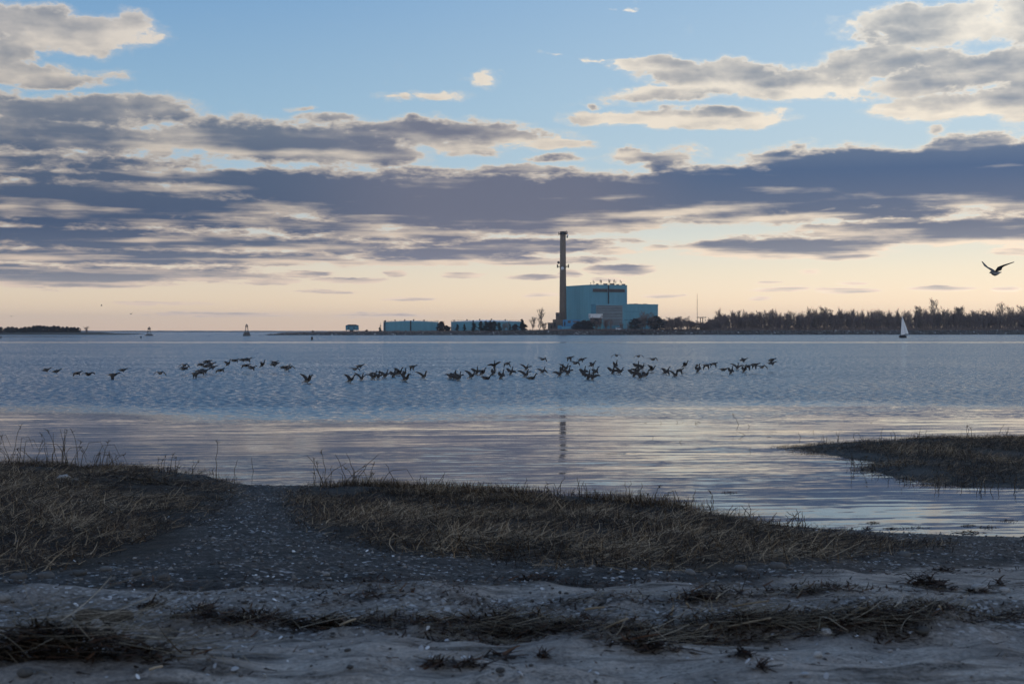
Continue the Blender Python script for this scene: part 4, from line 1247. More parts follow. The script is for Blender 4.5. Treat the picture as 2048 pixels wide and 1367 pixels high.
def blades(bx, by, bz, length, width, tilt, yaw, bend, tint, seg=3, curl=None):
    n = len(bx)
    V = []
    t = np.linspace(0, 1, seg + 1)
    cx, sx = np.cos(yaw), np.sin(yaw)
    px_, pz_ = np.zeros(n), np.zeros(n)
    side = np.stack([-sx, cx], -1)
    for i, tt in enumerate(t):
        if i:
            a = np.clip(tilt + bend * (tt - 0.5 / seg), -0.1, 1.75)     # angle from vertical
            px_ = px_ + np.sin(a) * length / seg
            pz_ = pz_ + np.cos(a) * length / seg
        w_ = width * (1 - tt * 0.8) * 0.5
        cxp = bx + cx * px_ + (0 if curl is None else -sx * curl * tt * tt)
        cyp = by + sx * px_ + (0 if curl is None else cx * curl * tt * tt)
        z = bz + pz_
        V.append(np.stack([cxp - side[:, 0] * w_, cyp - side[:, 1] * w_, z], -1))
        V.append(np.stack([cxp + side[:, 0] * w_, cyp + side[:, 1] * w_, z + 0.15 * width], -1))
    V = np.stack(V, 1)
    m_ = 2 * (seg + 1)
    f = np.concatenate([np.array([[2 * i, 2 * i + 1, 2 * i + 3, 2 * i + 2]]) for i in range(seg)])[None] + (np.arange(n) * m_)[:, None, None]
    return V.reshape(-1, 3), f.reshape(-1, 4), np.repeat(tint, m_)

def grass_patch(name, label, poly, bbox, dens, seed, lying=0.75, up_edge=0.0, edge=0.35, hmul=1.0, lo=-0.12):
    g = np.random.default_rng(seed)
    n = int((bbox[2] - bbox[0]) * (bbox[3] - bbox[1]) * dens)
    x = bbox[0] + (bbox[2] - bbox[0]) * g.random(n)
    y = bbox[1] + (bbox[3] - bbox[1]) * g.random(n)
    sd = poly_sd(x, y, poly) + edge * fbm(x * 1.6, y * 1.6, 91, 4)
    clump = fbm(x * 1.1, y * 1.1, seed + 3, 4)
    keep = (sd > lo) & (g.random(n) < np.clip(0.25 + 1.7 * smooth(sd, lo - 0.03, 0.9 if lo > -0.3 else lo + 0.35) * (0.40 + 1.3 * clump), 0.02, 1))
    x, y, sd, clump = x[keep], y[keep], sd[keep], clump[keep]
    n = len(x)
    z = ground_z(x, y)
    ok = z > -0.10
    x, y, sd, clump, z = x[ok], y[ok], sd[ok], clump[ok], np.maximum(z[ok], -0.04) - 0.01
    n = len(x)
    ys = np.interp(x, SH[:, 0], SH[:, 1])
    near_w = smooth(ys - y, 1.6, 0.2) if up_edge else np.zeros(n)
    # combed directions: flattened by the tide, swirling in patches
    fld = 2.6 * fbm(x * 0.35, y * 0.35, seed + 9, 2) * 2 + 0.5
    upright = np.clip(g.random(n) * (1 - lying) * 1.6 + near_w * up_edge, 0, 1)
    is_up = g.random(n) < np.clip((1 - lying) + near_w * up_edge, 0, 0.95)
    yaw = np.where(is_up, g.random(n) * 6.283, fld + g.normal(size=n) * 1.3)
    tilt = np.where(is_up, np.abs(g.normal(size=n)) * 0.35, 1.12 + 0.42 * g.random(n))
    bend = np.where(is_up, 0.7 * g.normal(size=n), 0.35 * g.normal(size=n) + 0.15)
    length = np.where(is_up, 0.05 + 0.10 * g.random(n), 0.06 + 0.20 * g.random(n) ** 1.6) * hmul * (0.8 + 0.8 * np.clip(clump + 0.3, 0, 0.8))
    width = np.where(is_up, 0.0045, 0.006) + 0.006 * g.random(n) * (1 + 0.0 * y)
    tint = np.clip(0.32 + 0.27 * g.normal(size=n) + 0.85 * clump + np.where(is_up, -0.04, 0.06), 0, 1)
    pale = g.random(n) < 0.12
    tint = np.where(pale, 0.8 + 0.2 * g.random(n), tint)
    z = z + np.where(is_up, 0, 0.085 * g.random(n) ** 1.5 * np.clip(clump + 0.55, 0, 1.2))
    v, f, t = blades(x, y, z, length, width, tilt, yaw, bend, tint, 3, 0.08 * g.normal(size=n))
    o = np_mesh(name, v, f, mat_grass, attrs={'tint': t})
    return tag(o, label, 'grass', kind='stuff')

grass_patch('marsh_grass', 'flattened brown marsh grass left of the gravel path', GRASS_L, (-13.5, 10.2, -3.4, 28.4), 900, 1001, 0.93, 0.35)
grass_patch('marsh_grass', 'flattened brown marsh grass right of the gravel path', GRASS_M, (-4.2, 10.4, 5.6, 24.8), 950, 1002, 0.84, 0.65, hmul=1.0)
grass_patch('marsh_grass', 'short stubbly grass covering the spit in the water', SPIT, (5.8, 21.5, 22, 36.5), 640, 1003, 0.80, 0.0, 0.25, 0.9, lo=-0.45)

# tall dry reeds at the water's edge
mat_reed = tint_mat('dry reed', [(0.0, (0.035, 0.027, 0.018)), (0.6, (0.075, 0.058, 0.038)), (1.0, (0.16, 0.13, 0.09))], 0.85)
def reed(name, label, loc, stems, group=None, heads=0.5, seed=0, cat='reeds'):
    """stems: list of (dx, dy, height, lean x, lean y, broken)"""
    g = np.random.default_rng(seed)
    b = MB()
    if len(stems) > 1:
        xs_ = [s_[0] for s_ in stems]
        b.tube([(min(xs_) - .05, 0, max(gz(loc[0], loc[1]), -.1) - loc[2] - .03), (0, 0, max(gz(loc[0], loc[1]), -.1) - loc[2] - .02), (max(xs_) + .05, 0, max(gz(loc[0], loc[1]), -.1) - loc[2] - .03)], .02, 5)
    for (dx_, dy_, h, lx, ly, br) in stems:
        x0, y0 = loc[0] + dx_, loc[1] + dy_
        z0 = max(gz(x0, y0), -0.10) - loc[2]
        pts = [Vector((dx_, dy_, z0 - .03))]
        k = 6
        for i in range(1, k + 1):
            t = i / k
            pts.append(Vector((dx_ + lx * t ** 1.6 + .012 * g.normal(), dy_ + ly * t ** 1.6, z0 + h * t - .12 * h * (abs(lx) / max(h, .1)) * t * t)))
        if br:
            q = pts[4]
            pts = pts[:5] + [q + Vector((math.copysign(.10, lx) + lx * .4, 0.03, .015)), q + Vector((math.copysign(.18, lx) + lx * .5, 0.05, -.14 - .1 * g.random()))]
        b.tube(pts, [.0065, .006, .0055, .005, .0045, .004, .003][:len(pts)], 5)
        if g.random() < heads and not br:
            q = pts[-1]
            for j in range(4):
                b.tube([q - Vector((lx, ly, h)) * .03 * j, q - Vector((lx, ly, h)) * .03 * j + Vector((.035 * g.normal(), .03 * g.normal(), .035))], [.006, .002], 4)
    o = b.build(name, mat_reed, loc=loc)
    at_ = o.data.attributes.new('tint', 'FLOAT', 'POINT')
    at_.data.foreach_set('value', np.clip(.35 + .2 * g.normal(size=len(o.data.vertices)), 0, 1).astype(np.float32))
    return tag(o, label, cat, group)
gr = random.Random(4)
def rand_stems(n, sx, sy, h0, h1, lean, br=.15):
    out = []
    for i in range(n):
        h = gr.uniform(h0, h1)
        out.append((gr.uniform(-sx, sx), gr.uniform(-sy, sy), h, gr.gauss(0, lean) * h, gr.gauss(0, .1) * h, gr.random() < br))
    return out
def reeds_at(px, py, name, label, n, sx, h0, h1, lean, seed, d=None, group=None, br=.15, sy=.3, heads=.4):
    if d is None:
        x, y = ground_at(px, py)
    else:
        x, y = px_x(px, d), d
    return reed(name, label, (x, y, max(gz(x, y), 0)), rand_stems(n, sx, sy, h0, h1, lean, br), group, heads, seed)
GL = 'tall dry reeds along the left bank'
reeds_at(10, 936, 'reed_clump', 'dense tall reed clump at the far left end of the bank', 11, .35, .35, .85, .35, 1, 27.2, GL, .3, heads=.7)
reeds_at(60, 934, 'reed_clump', 'second reed clump from the left, stems leaning right', 9, .45, .3, .75, .35, 2, 27.4, GL, .2)
reeds_at(115, 936, 'reed_clump', 'third reed clump from the left with tall straight stems', 9, .45, .3, .72, .2, 3, 27.5, GL)
reeds_at(155, 936, 'reed_clump', 'fourth reed clump from the left, tallest stem carrying a tuft', 9, .42, .25, .8, .2, 4, 27.3, GL, heads=.8)
reeds_at(200, 938, 'reed_clump', 'fifth reed clump from the left, thin and bending', 6, .3, .2, .7, .3, 5, 27.2, GL)
reeds_at(235, 942, 'reed_clump', 'sparse drooping reed clump near the middle of the left bank', 4, .25, .25, .42, .4, 6, 26.9, GL, .4)
reeds_at(300, 944, 'reed_clump', 'short sparse reed clump toward the tip of the left bank', 5, .5, .12, .36, .3, 7, 26.6, GL)
reeds_at(375, 946, 'reed_clump', 'shortest reed clump close to the tip of the left bank', 6, .4, .1, .3, .4, 8, 26.2, GL)
reed('lone_reed', 'single tall straight reed stem standing in water off the left tip', (px_x(433, 25.6), 25.6, 0), [(0, 0, .66, .01, 0, False)], None, 1, 9)
reed('reed_pair', 'pair of thin reed stems in shallow water right of the left tip', (px_x(490, 26.4), 26.4, 0), [(-.2, 0, .3, .06, 0, False), (.13, .1, .36, -.02, 0, False)], None, 0, 10)
reeds_at(672, 968, 'reed_clump', 'tall arching reed clump at the left end of the middle bank', 15, .4, .2, .62, .55, 11, 23.5, None, .1, heads=.2)
reeds_at(745, 968, 'reed_clump', 'low bent reeds right of the arching clump on the middle bank', 9, .5, .12, .5, .5, 12, 23.4, None, .3)
for i, (px, dd_, lb) in enumerate(((850, 23.2, 'short stubble of reeds at the middle bank, left third'), (1000, 22.9, 'short stubble of reeds at the middle bank, centre'), (1110, 22.9, 'short reed stubble standing in water under the chimney reflection'),
                                   (1210, 22.1, 'thin reed stems at the middle bank below the chimney reflection'), (1300, 21.5, 'reed stems thickening toward the right tip of the middle bank'), (1375, 20.8, 'stiff reed stems on the right tip of the middle bank'))):
    reeds_at(px, 980, 'reed_clump', lb, 9, .42, .10, .32, .3, 20 + i, dd_, 'reeds along the middle bank', .2, sy=.25, heads=.1)
for i, (px, dd_, lb) in enumerate(((1480, 19.4, 'low spiky reeds just right of the stiff bank tip'), (1570, 18.9, 'pair of spiky reed tufts on the low shore'), (1610, 18.7, 'last spiky reed tuft before the bare shore'))):
    reeds_at(px, 1030, 'reed_clump', lb, 7, .3, .1, .26, .35, 30 + i, dd_, 'reeds along the middle bank', .1, sy=.2, heads=0)
for i, (px, dd_, lb, hh) in enumerate(((1650, 33.8, 'thin reeds on the far edge of the spit near its tip', .3), (1800, 34.4, 'thin reeds on the far edge of the spit', .34), (1965, 34.6, 'taller reeds on the far edge of the spit near the picture edge', .42),
                                       (1745, 26.6, 'few straight reeds in the inlet at the inner corner of the spit', .36), (1950, 23.6, 'short reeds standing in water below the spit', .22), (2025, 23.4, 'short reeds in water at the right end of the spit', .25))):
    reeds_at(px, 900, 'reed_clump', lb, 8, .7, .12, hh, .2, 40 + i, dd_, 'reeds around the spit', .1, sy=.25, heads=.1)
# broken stems sticking out of the calm water
tw = [(1283, 846), (1310, 847), (1325, 846), (1340, 846), (1358, 845), (1386, 848), (1402, 845), (1412, 845), (1437, 846), (1290, 888), (1308, 876), (1326, 876), (1338, 870), (1355, 884), (1413, 888), (1447, 902), (1458, 905), (1471, 908),
      (1498, 900), (1526, 908), (1528, 872), (1545, 874), (1596, 860), (1625, 864), (1734, 845), (1942, 853), (1500, 853), (1514, 857)]
tg = random.Random(9)
for i, (px, py) in enumerate(tw):
    d = CAM_H * F / (py - HZ)
    sgn = tg.choice((-1, 1))
    h = tg.uniform(.06, .2)
    st = [(0, 0, h, sgn * tg.uniform(.02, .2), 0, tg.random() < .45)]
    if tg.random() < .4: st.append((.08, .02, h * .7, -sgn * tg.uniform(.02, .12), 0, tg.random() < .5))
    reed('broken_reed', 'short broken reed stem poking out of the calm water left of the spit' if px < 1590 else 'short broken reed stem poking out of the water behind the spit', (px_x(px, d), d, -.02), st, 'broken reeds in the calm water' if px < 1590 else 'broken reeds behind the spit', 0, 60 + i)
d = CAM_H * F / (849 - HZ)
reed('dead_stalk', 'longest dead stalk slanting up out of the calm water', (px_x(1479, d), d, -.02), [(0, 0, .42, -.21, 0, False)], None, .4, 99)
d = CAM_H * F / (870 - HZ)
reed('dead_stalk', 'second dead stalk slanting left, just below the longest one', (px_x(1497, d), d, -.02), [(0, 0, .22, -.27, 0, False)], None, 0, 98)

# ------------------------------------------------------------------ birds
def remeshed(mb, voxel, name):
    me = bpy.data.meshes.new(name)
    me.from_pydata([tuple(p) for p in mb.v], [], mb.f)
    o = bpy.data.objects.new(name, me)
    COL.objects.link(o)
    md = o.modifiers.new('remesh', 'REMESH')
    md.mode = 'VOXEL'
    md.voxel_size = voxel
    md.use_smooth_shade = True
    dg = bpy.context.evaluated_depsgraph_get()
    out = bpy.data.meshes.new_from_object(o.evaluated_get(dg))
    bpy.data.objects.remove(o)
    out.name = name
    return out

def loft(mb, pts, n=10):
    """pts: (position, half width, half height) along a spine"""
    v, f = [], []
    P_ = [Vector(p[0]) for p in pts]
    for i, (p, rw, rh) in enumerate(pts):
        d = (P_[min(i + 1, len(P_) - 1)] - P_[max(0, i - 1)]).normalized()
        side = Vector((0, 1, 0))
        up = side.cross(d) * -1
        if up.length < 1e-4: up = Vector((0, 0, 1))
        up.normalize()
        for k in range(n):
            t = 2 * math.pi * k / n
            v.append(P_[i] + side * math.cos(t) * rw + up * math.sin(t) * rh)
    for i in range(len(pts) - 1):
        for k in range(n):
            k2 = (k + 1) % n
            f.append((i * n + k, i * n + k2, (i + 1) * n + k2, (i + 1) * n + k))
    f.append(tuple(range(n - 1, -1, -1)))
    f.append(tuple((len(pts) - 1) * n + k for k in range(n)))
    mb.add(v, f)

def wing(mb, pts, chords, sgn, twist=0.0, th=0.026):
    """pts: leading-edge points (x fwd, y out, z up); chord runs backward"""
    n = 8
    v, f = [], []
    for i, (p, c) in enumerate(zip(pts, chords)):
        p = Vector((p[0], p[1] * sgn, p[2]))
        a = Vector(pts[max(i - 1, 0)]); b = Vector(pts[min(i + 1, len(pts) - 1)])
        span = (b - a); span.y *= sgn; span.normalize()
        ch = Vector((-1, 0, -0.10 - twist))
        ch = (ch - span * ch.dot(span)).normalized()
        nrm = ch.cross(span).normalized()
        thick = th * (1 - 0.45 * i / (len(pts) - 1))
        for k in range(n):
            t = 2 * math.pi * k / n
            u = 0.5 - 0.5 * math.cos(t)
            v.append(p + ch * (u * c) + nrm * (math.sin(t) * thick * (1.15 - 0.7 * u)))
    for i in range(len(pts) - 1):
        for k in range(n):
            k2 = (k + 1) % n
            q = (i * n + k, i * n + k2, (i + 1) * n + k2, (i + 1) * n + k)
            f.append(q if sgn > 0 else q[::-1])
    c0 = tuple(range(n - 1, -1, -1)); c1 = tuple((len(pts) - 1) * n + k for k in range(n))
    f += [c0, c1] if sgn > 0 else [c0[::-1], c1[::-1]]
    mb.add(v, f)

WING = dict(
    bowed=[(.10, .05, .06), (.15, .26, .14), (.09, .46, .09), (-.03, .63, -.04)],
    droop=[(.10, .05, .06), (.14, .22, .09), (.08, .39, -.02), (-.02, .50, -.20)],
    deep=[(.10, .05, .05), (.13, .17, .02), (.06, .28, -.16), (-.02, .34, -.36)],
    flat=[(.10, .05, .06), (.15, .28, .10), (.09, .48, .12), (-.04, .66, .10)],
    half=[(.10, .05, .06), (.15, .27, .16), (.10, .46, .22), (-.03, .63, .22)],
    up=[(.10, .05, .06), (.13, .21, .20), (.06, .37, .34), (-.10, .52, .44)],
    cup=[(.10, .05, .06), (.20, .25, .14), (.24, .44, .16), (.22, .60, .10)])
CH = (.26, .25, .20, .06)
def goose_mesh(name, wl, wr, pitch=0.0, legs=False, neck=0.0, swim=False):
    mb = MB()
    nz_ = neck
    loft(mb, [((-.37, 0, .03), .05, .012), ((-.29, 0, .02), .065, .03), ((-.2, 0, .0), .085, .075), ((-.08, 0, -.01), .108, .10), ((.05, 0, -.005), .112, .108), ((.15, 0, .01), .092, .092),
              ((.21, 0, .035 + nz_ * .15), .06, .062), ((.27 - nz_ * .04, 0, .06 + nz_ * .5), .038, .042), ((.33 - nz_ * .10, 0, .085 + nz_ * .9), .033, .036), ((.37 - nz_ * .12, 0, .10 + nz_ * 1.1), .036, .042),
              ((.42 - nz_ * .12, 0, .105 + nz_ * 1.12), .036, .04), ((.455 - nz_ * .12, 0, .098 + nz_ * 1.1), .024, .024), ((.50 - nz_ * .12, 0, .088 + nz_ * 1.08), .015, .013)], 12)
    if swim:
        for s in (-1, 1):
            loft(mb, [((.10, s * .085, .05), .03, .05), ((-.05, s * .10, .05), .035, .075), ((-.22, s * .07, .06), .03, .05), ((-.40, s * .02, .075), .014, .016)], 8)
    else:
        wing(mb, WING[wl], CH, 1)
        wing(mb, WING[wr], CH, -1)
        # spread tail
        mb.add([(-.30, -.04, .035), (-.30, .04, .035), (-.43, .085, .03), (-.43, -.085, .03), (-.30, -.04, .008), (-.30, .04, .008), (-.43, .085, .008), (-.43, -.085, .008)],
               [(0, 1, 2, 3), (7, 6, 5, 4), (0, 4, 5, 1), (1, 5, 6, 2), (2, 6, 7, 3), (3, 7, 4, 0)])
    if pitch:
        R_ = Matrix.Rotation(-pitch, 3, 'Y')
        # the head stays level while the body tips up
        mb.v = [tuple(R_ @ Vector(p)) for p in mb.v]
    if legs:
        for s in (-1, 1):
            hip = Vector((-.03, s * .05, -.08))
            ft = Vector((.10 + .04 * s, s * .065, -.27))
            mb.tube([hip, hip * .45 + ft * .55 + Vector((-.02, 0, 0)), ft], [.022, .014, .013], 6)
            mb.add([tuple(ft + Vector(q)) for q in ((-.01, -.01, -.012), (.09, -.05, .012), (.09, .05, .012), (-.01, .01, -.012), (-.01, -.01, .012), (.09, -.05, .034), (.09, .05, .034), (-.01, .01, .012))],
                   [(3, 2, 1, 0), (4, 5, 6, 7), (0, 1, 5, 4), (1, 2, 6, 5), (2, 3, 7, 6), (3, 0, 4, 7)])
    me = remeshed(mb, .013, name)
    for m_ in (mat_gdark, mat_gblack, mat_gpale): me.materials.append(m_)
    R_ = Matrix.Rotation(pitch, 3, 'Y')
    for p in me.polygons:
        c = R_ @ p.center
        if c.x > .16 and abs(c.y) < .08: p.material_index = 1
        elif abs(c.y) < .13 and c.x < -.05 and c.z < (.02 if c.x > -.25 else .06) and c.z > -.14: p.material_index = 2
        elif c.x < -.33 and abs(c.y) < .1: p.material_index = 1
        p.use_smooth = True
    return me
mat_gdark = simple_mat('goose brown feathers', (0.040, 0.034, 0.030), 0.8, 0.45, 9.0)
mat_gblack = simple_mat('goose black feathers', (0.012, 0.012, 0.013), 0.7, 0.3, 9.0)
mat_gpale = simple_mat('goose pale belly feathers', (0.22, 0.20, 0.18), 0.8, 0.3, 9.0)
GOOSE = dict(
    glide=goose_mesh('goose', 'bowed', 'bowed', rad(4)),
    droop=goose_mesh('goose', 'droop', 'droop', rad(2)),
    deep=goose_mesh('goose', 'deep', 'deep', 0),
    tilt=goose_mesh('goose', 'flat', 'droop', rad(5)),
    brake=goose_mesh('goose', 'half', 'half', rad(38), True, .05),
    high=goose_mesh('goose', 'up', 'half', rad(30), True, .05),
    cupped=goose_mesh('goose', 'cup', 'flat', rad(55), True, .03),
    vee=goose_mesh('goose', 'up', 'up', rad(22), True, .08),
    beat=goose_mesh('goose', 'half', 'droop', rad(28), True, .04),
    swim=goose_mesh('goose', '', '', rad(3), False, .16, True))
WORDS = dict(glide='gliding on gently bowed wings', droop='gliding with drooped wingtips', deep='beating its wings deep down', tilt='banking with one wing lower', brake='braking with half raised wings and feet down',
             high='landing with one wing raised high', cupped='landing upright with cupped wings', vee='touching down with wings in a tall V', beat='settling with uneven wings and trailing feet', swim='swimming with folded wings')
G, D_, E, T, B, H, C, V_2, Q, S = 'glide', 'droop', 'deep', 'tilt', 'brake', 'high', 'cupped', 'vee', 'beat', 'swim'
FLOCK = [  # photo column, row, pose, heading in degrees (0 flies right, 90 flies away)
    (92, 739.5, T, 30), (112.5, 742, T, 25), (153.5, 746, D_, 55), (177, 748, G, -40), (226, 749, E, 15), (245, 739.5, T, 20), (320.5, 745.5, D_, 75),
    (369, 730, D_, 65), (368, 737, G, 40), (402, 728.5, D_, 35), (414, 723.5, G, 50), (421, 728, T, 30), (412, 732.5, G, 35), (424, 733.5, D_, 20), (397, 741.5, D_, 45), (391, 747, E, 20), (408, 741.5, T, 30), (402, 744, D_, 60),
    (440, 740, D_, 60), (456.5, 727, B, 60), (469, 720.5, T, 35), (485.5, 719, T, 20), (494.5, 719, D_, 40), (491, 730.5, D_, 55), (503.5, 735, T, 45), (525, 729, B, 10), (548.5, 724.5, T, 35), (547.5, 728.5, T, 40), (567, 734, D_, 50), (580, 734.5, D_, 60), (576, 736.5, B, 50),
    (615.5, 760, V_2, 60),
    (719, 731.5, D_, 40), (710, 737.5, T, 60), (824.5, 732.5, E, 30), (701.5, 759, H, 40), (723.5, 756, V_2, 60), (748, 753, B, 50), (757, 752, B, 70), (771, 750, B, 60), (788, 748.5, C, 40), (798, 745, H, 30), (808.5, 747, C, 20), (811.5, 757, V_2, 55), (848, 752, V_2, 40),
    (903, 753, Q, 20), (910, 752, C, 60), (918, 755, B, 60),
    (943.5, 751, H, 40), (954, 743, C, 70), (965, 745, B, 30), (973, 756.5, S, 0), (987.5, 744, C, 20), (989, 730, C, -50), (1014, 726.5, E, 35), (1003.5, 751, C, 30), (1022.5, 743.5, C, 60), (1053, 736, H, 50), (1052, 749, H, 40), (1063.5, 756.5, S, 0),
    (1085.5, 718, T, 60), (1085.5, 742, Q, 40),
    (1139, 715, E, 45), (1151, 725.5, T, 55), (1163, 718.5, D_, 30), (1123, 738, C, 30), (1120, 747.5, B, 50), (1132, 736, H, 45), (1136.5, 744, B, 60), (1184, 729, Q, 20), (1168, 744, C, 50), (1190.5, 742.5, Q, 20), (1177, 752.5, C, 70), (1185.5, 754, B, 50),
    (1233, 710.5, D_, 80), (1231.6, 730, C, 40), (1226, 741.5, C, 60), (1240.5, 742.5, H, 40), (1277, 712, D_, 80), (1306, 718, T, 60), (1275.6, 732.5, C, 50), (1284, 734.5, H, 20), (1303.5, 738.5, V_2, 30), (1269, 747.5, C, 80), (1276, 741.5, B, 60), (1281.5, 752.5, H, 50), (1292, 749, B, 40),
    (1332, 743, Q, 30), (1351, 749.5, V_2, 40), (1358.6, 740, E, 20), (1370, 729.5, B, 10), (1394, 730, E, 60), (1396.7, 738.5, C, 20), (1412.8, 730, E, 20), (1427.5, 727, E, 45),
    (1447, 738, D_, 20), (1462.6, 742, C, 40), (1475, 734.5, H, 45), (1486, 719.5, T, 20), (1489, 739, C, 20), (1495, 732, E, 20), (1509.5, 728.5, E, 30), (1524, 733.5, T, 60), (1543, 720, G, 20), (1543, 725.5, D_, 15)]
SEG = [(350, 'in the far left line'), (600, 'in the left cluster'), (650, ''), (880, 'left of middle'), (930, 'in the tight trio'),
       (1072, 'in the pack left of the chimney'), (1210, 'below the chimney'), (1320, 'under the turbine hall'), (1436, 'in the group below the tall mast'), (1600, 'at the right end')]
ORD = ['first', 'second', 'third', 'fourth', 'fifth', 'sixth', 'seventh', 'eighth', 'ninth', 'tenth', 'eleventh', 'twelfth', 'thirteenth', 'fourteenth', 'fifteenth', 'sixteenth', 'seventeenth', 'eighteenth', 'nineteenth', 'twentieth',
       'twenty-first', 'twenty-second', 'twenty-third', 'twenty-fourth', 'twenty-fifth', 'twenty-sixth']
SHORT = dict(glide='gliding goose', droop='goose with drooped wings', deep='goose beating down', tilt='banking goose', brake='braking goose', high='goose landing one wing high', cupped='upright landing goose', vee='goose with wings in a V', beat='uneven winged goose', swim='swimming goose')
cnt = {}
for (px, py, pose, hd) in sorted(FLOCK):
    sname = next(nm for lim, nm in SEG if px < lim)
    flying = pose in (G, D_, E, T)
    cnt[sname] = cnt.get(sname, 0) + 1
    contact = py + (6 if pose not in (S,) else 1.6) if not flying else max(py + 9, min(757, 738 + (py - 710) * .42))
    if pose in (B, H, C, V_2, Q) and py < 733: contact = py + 14
    d = CAM_H * F / (contact - HZ)
    p = at(px, py, d)
    o = link_mesh('goose', GOOSE[pose], None, (p.x, p.y, p.z if pose != S else .06))
    o.rotation_euler = (rad(random.uniform(-6, 6)), rad(random.uniform(-5, 5)), rad(hd + random.uniform(-22, 22)))
    s = random.uniform(.74, .84)
    o.scale = (s, s, s)
    lab = SHORT[pose] + ', ' + ORD[cnt[sname] - 1] + ' from left ' + sname if sname else 'lone goose touching down with raised wings in the gap between the clusters'
    tag(o, lab, 'goose', 'geese landing on the harbour')

# gull
mat_gull = simple_mat('gull grey feathers', (0.085, 0.085, 0.09), 0.8, 0.3, 6.0)
mat_gull_w = simple_mat('gull pale feathers', (0.26, 0.26, 0.27), 0.8, 0.2, 6.0)
mb = MB()
loft(mb, [((-.24, 0, .02), .05, .01), ((-.17, 0, .01), .045, .022), ((-.09, 0, .0), .06, .05), ((.0, 0, -.01), .068, .065), ((.08, 0, .0), .055, .055), ((.13, 0, .015), .04, .04), ((.17, 0, .02), .036, .036), ((.205, 0, .018), .022, .022), ((.25, 0, .008), .009, .009)], 12)
gw = [(.07, .03, .04), (.11, .14, .15), (.07, .28, .20), (-.05, .52, .27)]
wing(mb, gw, (.24, .22, .16, .04), 1, th=.02)
wing(mb, [(.07, .03, .04), (.11, .14, .13), (.08, .27, .20), (.02, .38, .32)], (.24, .22, .17, .05), -1, th=.02)
gme = remeshed(mb, .008, 'gull')
for m_ in (mat_gull, mat_gull_w): gme.materials.append(m_)
for p in gme.polygons:
    p.use_smooth = True
    if abs(p.center.y) < .075 and p.center.z < .02: p.material_index = 1
dgl = 41.0
p = at(1990, 546, dgl)
gull = link_mesh('gull', gme, None, p)
gull.scale = (1.12, 1.12, 1.12)
gull.rotation_euler = (0, rad(2), rad(180 + 38))
tag(gull, 'large dark gull flying left with raised wings above the wooded shore', 'gull')
for i, (px, py, lb) in enumerate(((203, 611, 'tiny far bird, highest of the three specks in the left sky'), (262, 628, 'tiny far bird over the smaller beacon'), (23, 633, 'tiny far bird low over the wooded island'))):
    o = link_mesh('distant_bird', gme, None, at(px, py, 330))
    o.rotation_euler = (0, 0, rad(200 + 40 * i))
    tag(o, lb, 'bird', 'distant birds')

# wakes the landing birds draw on the water: long low ripples
def wake(px0, px1, py, label):
    d = CAM_H * F / (py - HZ)
    x0, x1 = px_x(px0, d), px_x(px1, d)
    v, f = [], []
    n = 60
    for i in range(n + 1):
        t = i / n
        e = math.sin(math.pi * t) ** .5
        x = x0 + (x1 - x0) * t
        wv = .12 * math.sin(i * .9) + .06 * math.sin(i * 2.3)
        for yy, zz in ((-.28, -.01), (-.12, .030 * e), (.0, .042 * e), (.25, -.01)):
            v.append((x, d + yy + wv, zz))
    for i in range(n):
        for k in range(3):
            a = i * 4 + k
            f.append((a, a + 4, a + 5, a + 1))
    tag(MB().add(v, f).build('wake', wm, None, True), kind='structure')
for a in ((672, 790, 762.5), (760, 822, 763.5), (732, 860, 754.5), (856, 915, 756), (862, 935, 759.5), (935, 975, 756.8), (1000, 1068, 757.2), (1118, 1182, 757.2), (1205, 1262, 752), (1262, 1300, 757.4), (1328, 1356, 754.8), (1345, 1362, 758)):
    wake(*a, '')

# ------------------------------------------------------------------ beach litter
g = np.random.default_rng(303)
mat_peb = tint_mat('beach pebbles', [(0.0, (0.035, 0.034, 0.034)), (0.5, (0.10, 0.096, 0.092)), (0.85, (0.19, 0.18, 0.17)), (1.0, (0.34, 0.33, 0.32))], 0.85, 0.3, 25, 0.3)
mat_shell = tint_mat('bleached shell', [(0.0, (0.24, 0.25, 0.265)), (1.0, (0.62, 0.63, 0.64))], 0.6, 0.3)
mat_weed = tint_mat('dried seaweed', [(0.0, (0.012, 0.008, 0.007)), (0.6, (0.032, 0.021, 0.016)), (1.0, (0.085, 0.042, 0.022))], 0.8)
mat_straw = tint_mat('wrack straw', [(0.0, (0.035, 0.025, 0.015)), (0.5, (0.11, 0.083, 0.052)), (0.85, (0.22, 0.175, 0.115)), (1.0, (0.40, 0.33, 0.24))], 0.8)
pebble_pts = []
def scatter_area(n, x0, x1, y0, y1, seed, dens):
    q = np.random.default_rng(seed)
    x = x0 + (x1 - x0) * q.random(n); y = y0 + (y1 - y0) * q.random(n)
    k = q.random(n) < dens(x, y)
    return x[k], y[k]
inG = lambda x, y: np.maximum(np.maximum(poly_sd(x, y, GRASS_L), poly_sd(x, y, GRASS_M)), -9)
ysd = lambda x: np.interp(x, SANDY[:, 0], SANDY[:, 1])
def gravel_d(x, y):
    return smooth(y - ysd(x), -0.25, 0.15) * smooth(-inG(x, y), -0.3, 0.1) * (0.35 + 0.9 * np.clip(fbm(x * 1.5, y * 1.5, 505, 3) + .4, 0, 1))
def shelly_d(x, y):
    return smooth(np.abs(y - (8.35 + 0.04 * x + 0.25 * fbm(x * 0.4, x * 0.0, 95, 2))), 1.0, 0.35) * np.clip(.5 + 1.4 * fbm(x * .8, y * 1.2, 506, 3), 0, 1)
x1, y1 = scatter_area(26000, -9, 9, 9.6, 24, 1, gravel_d)
x2, y2 = scatter_area(15000, -5.5, 6.5, 7.2, 9.6, 2, shelly_d)
